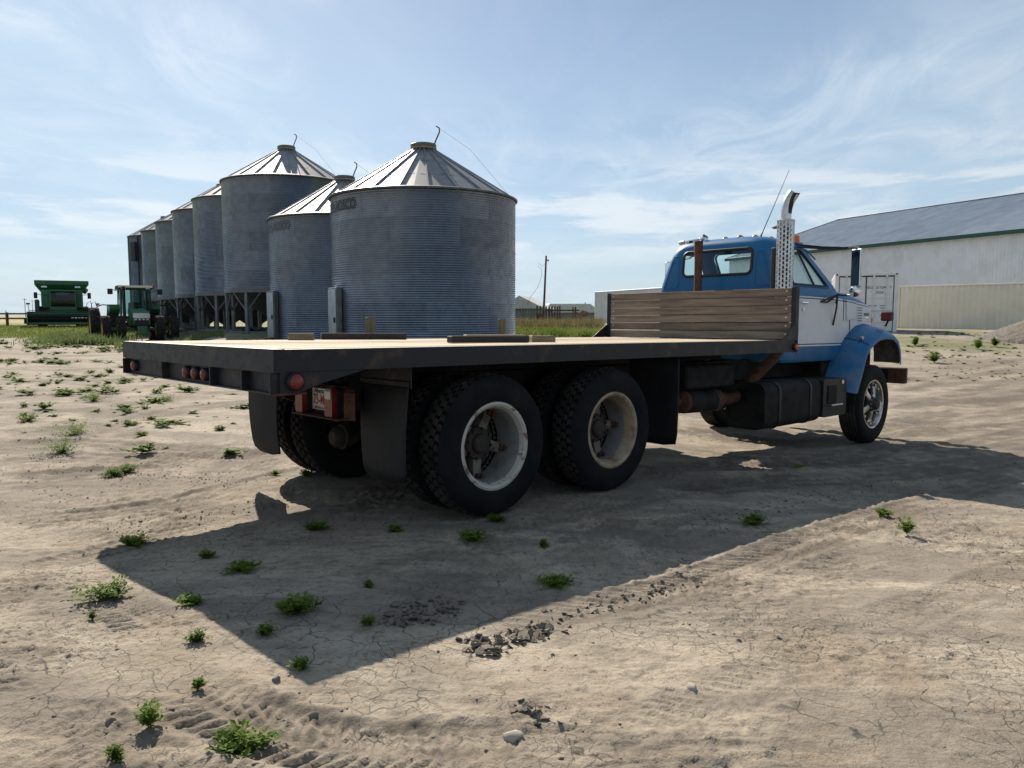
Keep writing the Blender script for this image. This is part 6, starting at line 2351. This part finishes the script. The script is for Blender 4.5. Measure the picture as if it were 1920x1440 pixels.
def blades(name, label, spots, material, kind_h, seed, wid=.006, lean=.35):
    """mass of grass or weed blades at (x,y,h) spots"""
    r_ = np.random.default_rng(seed)
    sp = np.array(spots)
    n = len(sp)
    a = r_.uniform(0, 6.283, n)
    h = sp[:, 2]
    z = np.array([gz(x, y) for x, y in sp[:, :2]]) - .01
    w = wid * (.6 + .8 * r_.random(n))
    ca, sa = np.cos(a), np.sin(a)
    l = lean * h * r_.random(n)
    b = r_.uniform(0, 6.283, n)
    V = np.zeros((n, 5, 3))
    V[:, 0] = np.stack([sp[:, 0] - ca * w, sp[:, 1] - sa * w, z], 1)
    V[:, 1] = np.stack([sp[:, 0] + ca * w, sp[:, 1] + sa * w, z], 1)
    mx_, my_ = sp[:, 0] + np.cos(b) * l * .35, sp[:, 1] + np.sin(b) * l * .35
    V[:, 2] = np.stack([mx_ + ca * w * .8, my_ + sa * w * .8, z + h * .55], 1)
    V[:, 3] = np.stack([mx_ - ca * w * .8, my_ - sa * w * .8, z + h * .55], 1)
    V[:, 4] = np.stack([sp[:, 0] + np.cos(b) * l, sp[:, 1] + np.sin(b) * l, z + h], 1)
    F = []
    base = np.arange(n)[:, None] * 5
    tri = np.concatenate([base + np.array([[0, 1, 2]]), base + np.array([[0, 2, 3]]), base + np.array([[3, 2, 4]])])
    o = link(name, fast_mesh(name, V.reshape(-1, 3), tri, material))
    tag(o, label, kind='stuff')
    return o


def patchy(n, f, seed):
    """rejection-sample spots with f() -> (x, y, h) by noise so the growth is clumped"""
    out = []
    c = 0
    while len(out) < n and c < n * 12:
        c += 1
        x, y, h = f()
        k = perlin(np.array([x * .9]), np.array([y * .9]), seed)[0]
        if k + .25 * rnd.random() > .02: out.append((x, y, h * (.7 + .5 * max(0, k))))
    return out


# lawn beyond the yard at the left, in front of the rail fence and under the combine
def f_():
    y = rnd.uniform(47, 70)
    return (rnd.uniform(-.72, -.42) * y, y, rnd.uniform(.08, .22))
blades('lawn_grass', 'short green grass at the far left of the yard', [f_() for _ in range(16000)], M['grass'], 0, 1, .02)


# rank weeds round the tractor
def f_():
    px = rnd.gauss(150, 38)
    y = rnd.uniform(36, 47)
    return ((px - 960) / FPX * y, y, rnd.uniform(.15, .65) * (1 if px > 90 else .5))
blades('rank_weeds', 'pale green weeds growing up round the tractor wheels', patchy(9000, f_, 2), M['leaf_pale'], 0, 2, .022, .5)


def f_():
    px = rnd.uniform(215, 420)
    y = rnd.uniform(32, 37)
    return ((px - 960) / FPX * y, y, rnd.uniform(.08, .35))
blades('rank_weeds', 'thin weeds on the gravel pad before the bins', patchy(2500, f_, 3), M['leaf_pale'], 0, 3, .018, .5)


# grass strip between the bin and the white container
def f_():
    px = rnd.uniform(955, 1130)
    y = rnd.uniform(30, 46)
    return ((px - 960) / FPX * y, y, rnd.uniform(.14, .42))
blades('tall_grass', 'bright tall grass beyond the deck, right of the nearest bin', patchy(17000, f_, 44), M['grass'], 0, 4, .014, .55)


def f_():
    px = rnd.uniform(960, 1130)
    y = rnd.uniform(38, 58)
    return ((px - 960) / FPX * y, y, rnd.uniform(.3, .9))
blades('dry_weeds', 'brown dry weeds along the corral fence', patchy(9000, f_, 5), M['dry_weed'], 0, 5, .02, .6)


# leafy tufts: dotted over the left yard and the bank below the containers
def tufts(name, label, f, count, leaf, seed):
    V, F = [], []
    b = 0
    protos = [leaf_clump(7 + 3 * k, 1.0, .62, .30, 500 + k + seed, .5) for k in range(5)]
    protos = [(np.array(v), np.array(f_2)) for v, f_2 in protos]
    for _ in range(count):
        x, y, r_ = f()
        v, fc = protos[rnd.randrange(5)]
        a = rnd.uniform(0, 6.28)
        c, s = math.cos(a), math.sin(a)
        sx, sz = r_ * rnd.uniform(.8, 1.9), r_ * rnd.uniform(.45, 1.0)
        V.append(np.stack([(v[:, 0] * c - v[:, 1] * s) * sx + x, (v[:, 0] * s + v[:, 1] * c) * r_ + y, v[:, 2] * sz + gz(x, y) - .005], 1))
        F.append(fc + b)
        b += len(v)
    o = link(name, fast_mesh(name, np.concatenate(V), np.concatenate(F), M['leaf']))
    tag(o, label, kind='stuff')


CENT = [(rnd.uniform(-.74, -.25), 9 + 30 * rnd.random()) for _ in range(46)]


def f_():
    a, y = rnd.choice(CENT)
    if rnd.random() < .35: a, y = rnd.uniform(-.74, -.2), 8 + 34 * rnd.random()
    y += rnd.gauss(0, .35)
    return a * y + rnd.gauss(0, .6), y, (.04 + .20 * rnd.random() ** 2) * (.6 + y / 30)
tufts('weed_tufts', 'small green weed tufts dotted over the left yard', f_, 620, .3, 1)


def f_():
    y = rnd.uniform(17, 31)
    px = rnd.uniform(1700, 2050)
    return (px - 960) / FPX * y, y, rnd.uniform(.03, .13) * (1 if y > 21 else .6)
tufts('bank_weeds', 'scattered green weeds on the gravel bank below the containers', f_, 330, .3, 2)
# single bushy weeds by the right bank
for (px, py, w, hgt, lb_) in ((1752, 680, 34, .30, 'bushy dark weed standing right of the front bumper'), (1717, 638, 16, .3, 'bright weed against the tan container foot'), (1834, 655, 26, .35, 'green weed beside the gravel heap'), (1865, 650, 20, .3, 'small green weed touching the gravel heap')):
    p = ground_at(px, py)
    dist = math.hypot(p[0], p[1])
    vs, fs = leaf_clump(80, w * dist / FPX / 2, hgt, .06, px, .6)
    tag(MB().add(vs, fs).build('weed', M['leaf'], None, loc=(p[0], p[1], gz(p[0], p[1])), fix=False), lb_, 'weed', 'weeds on the bank')
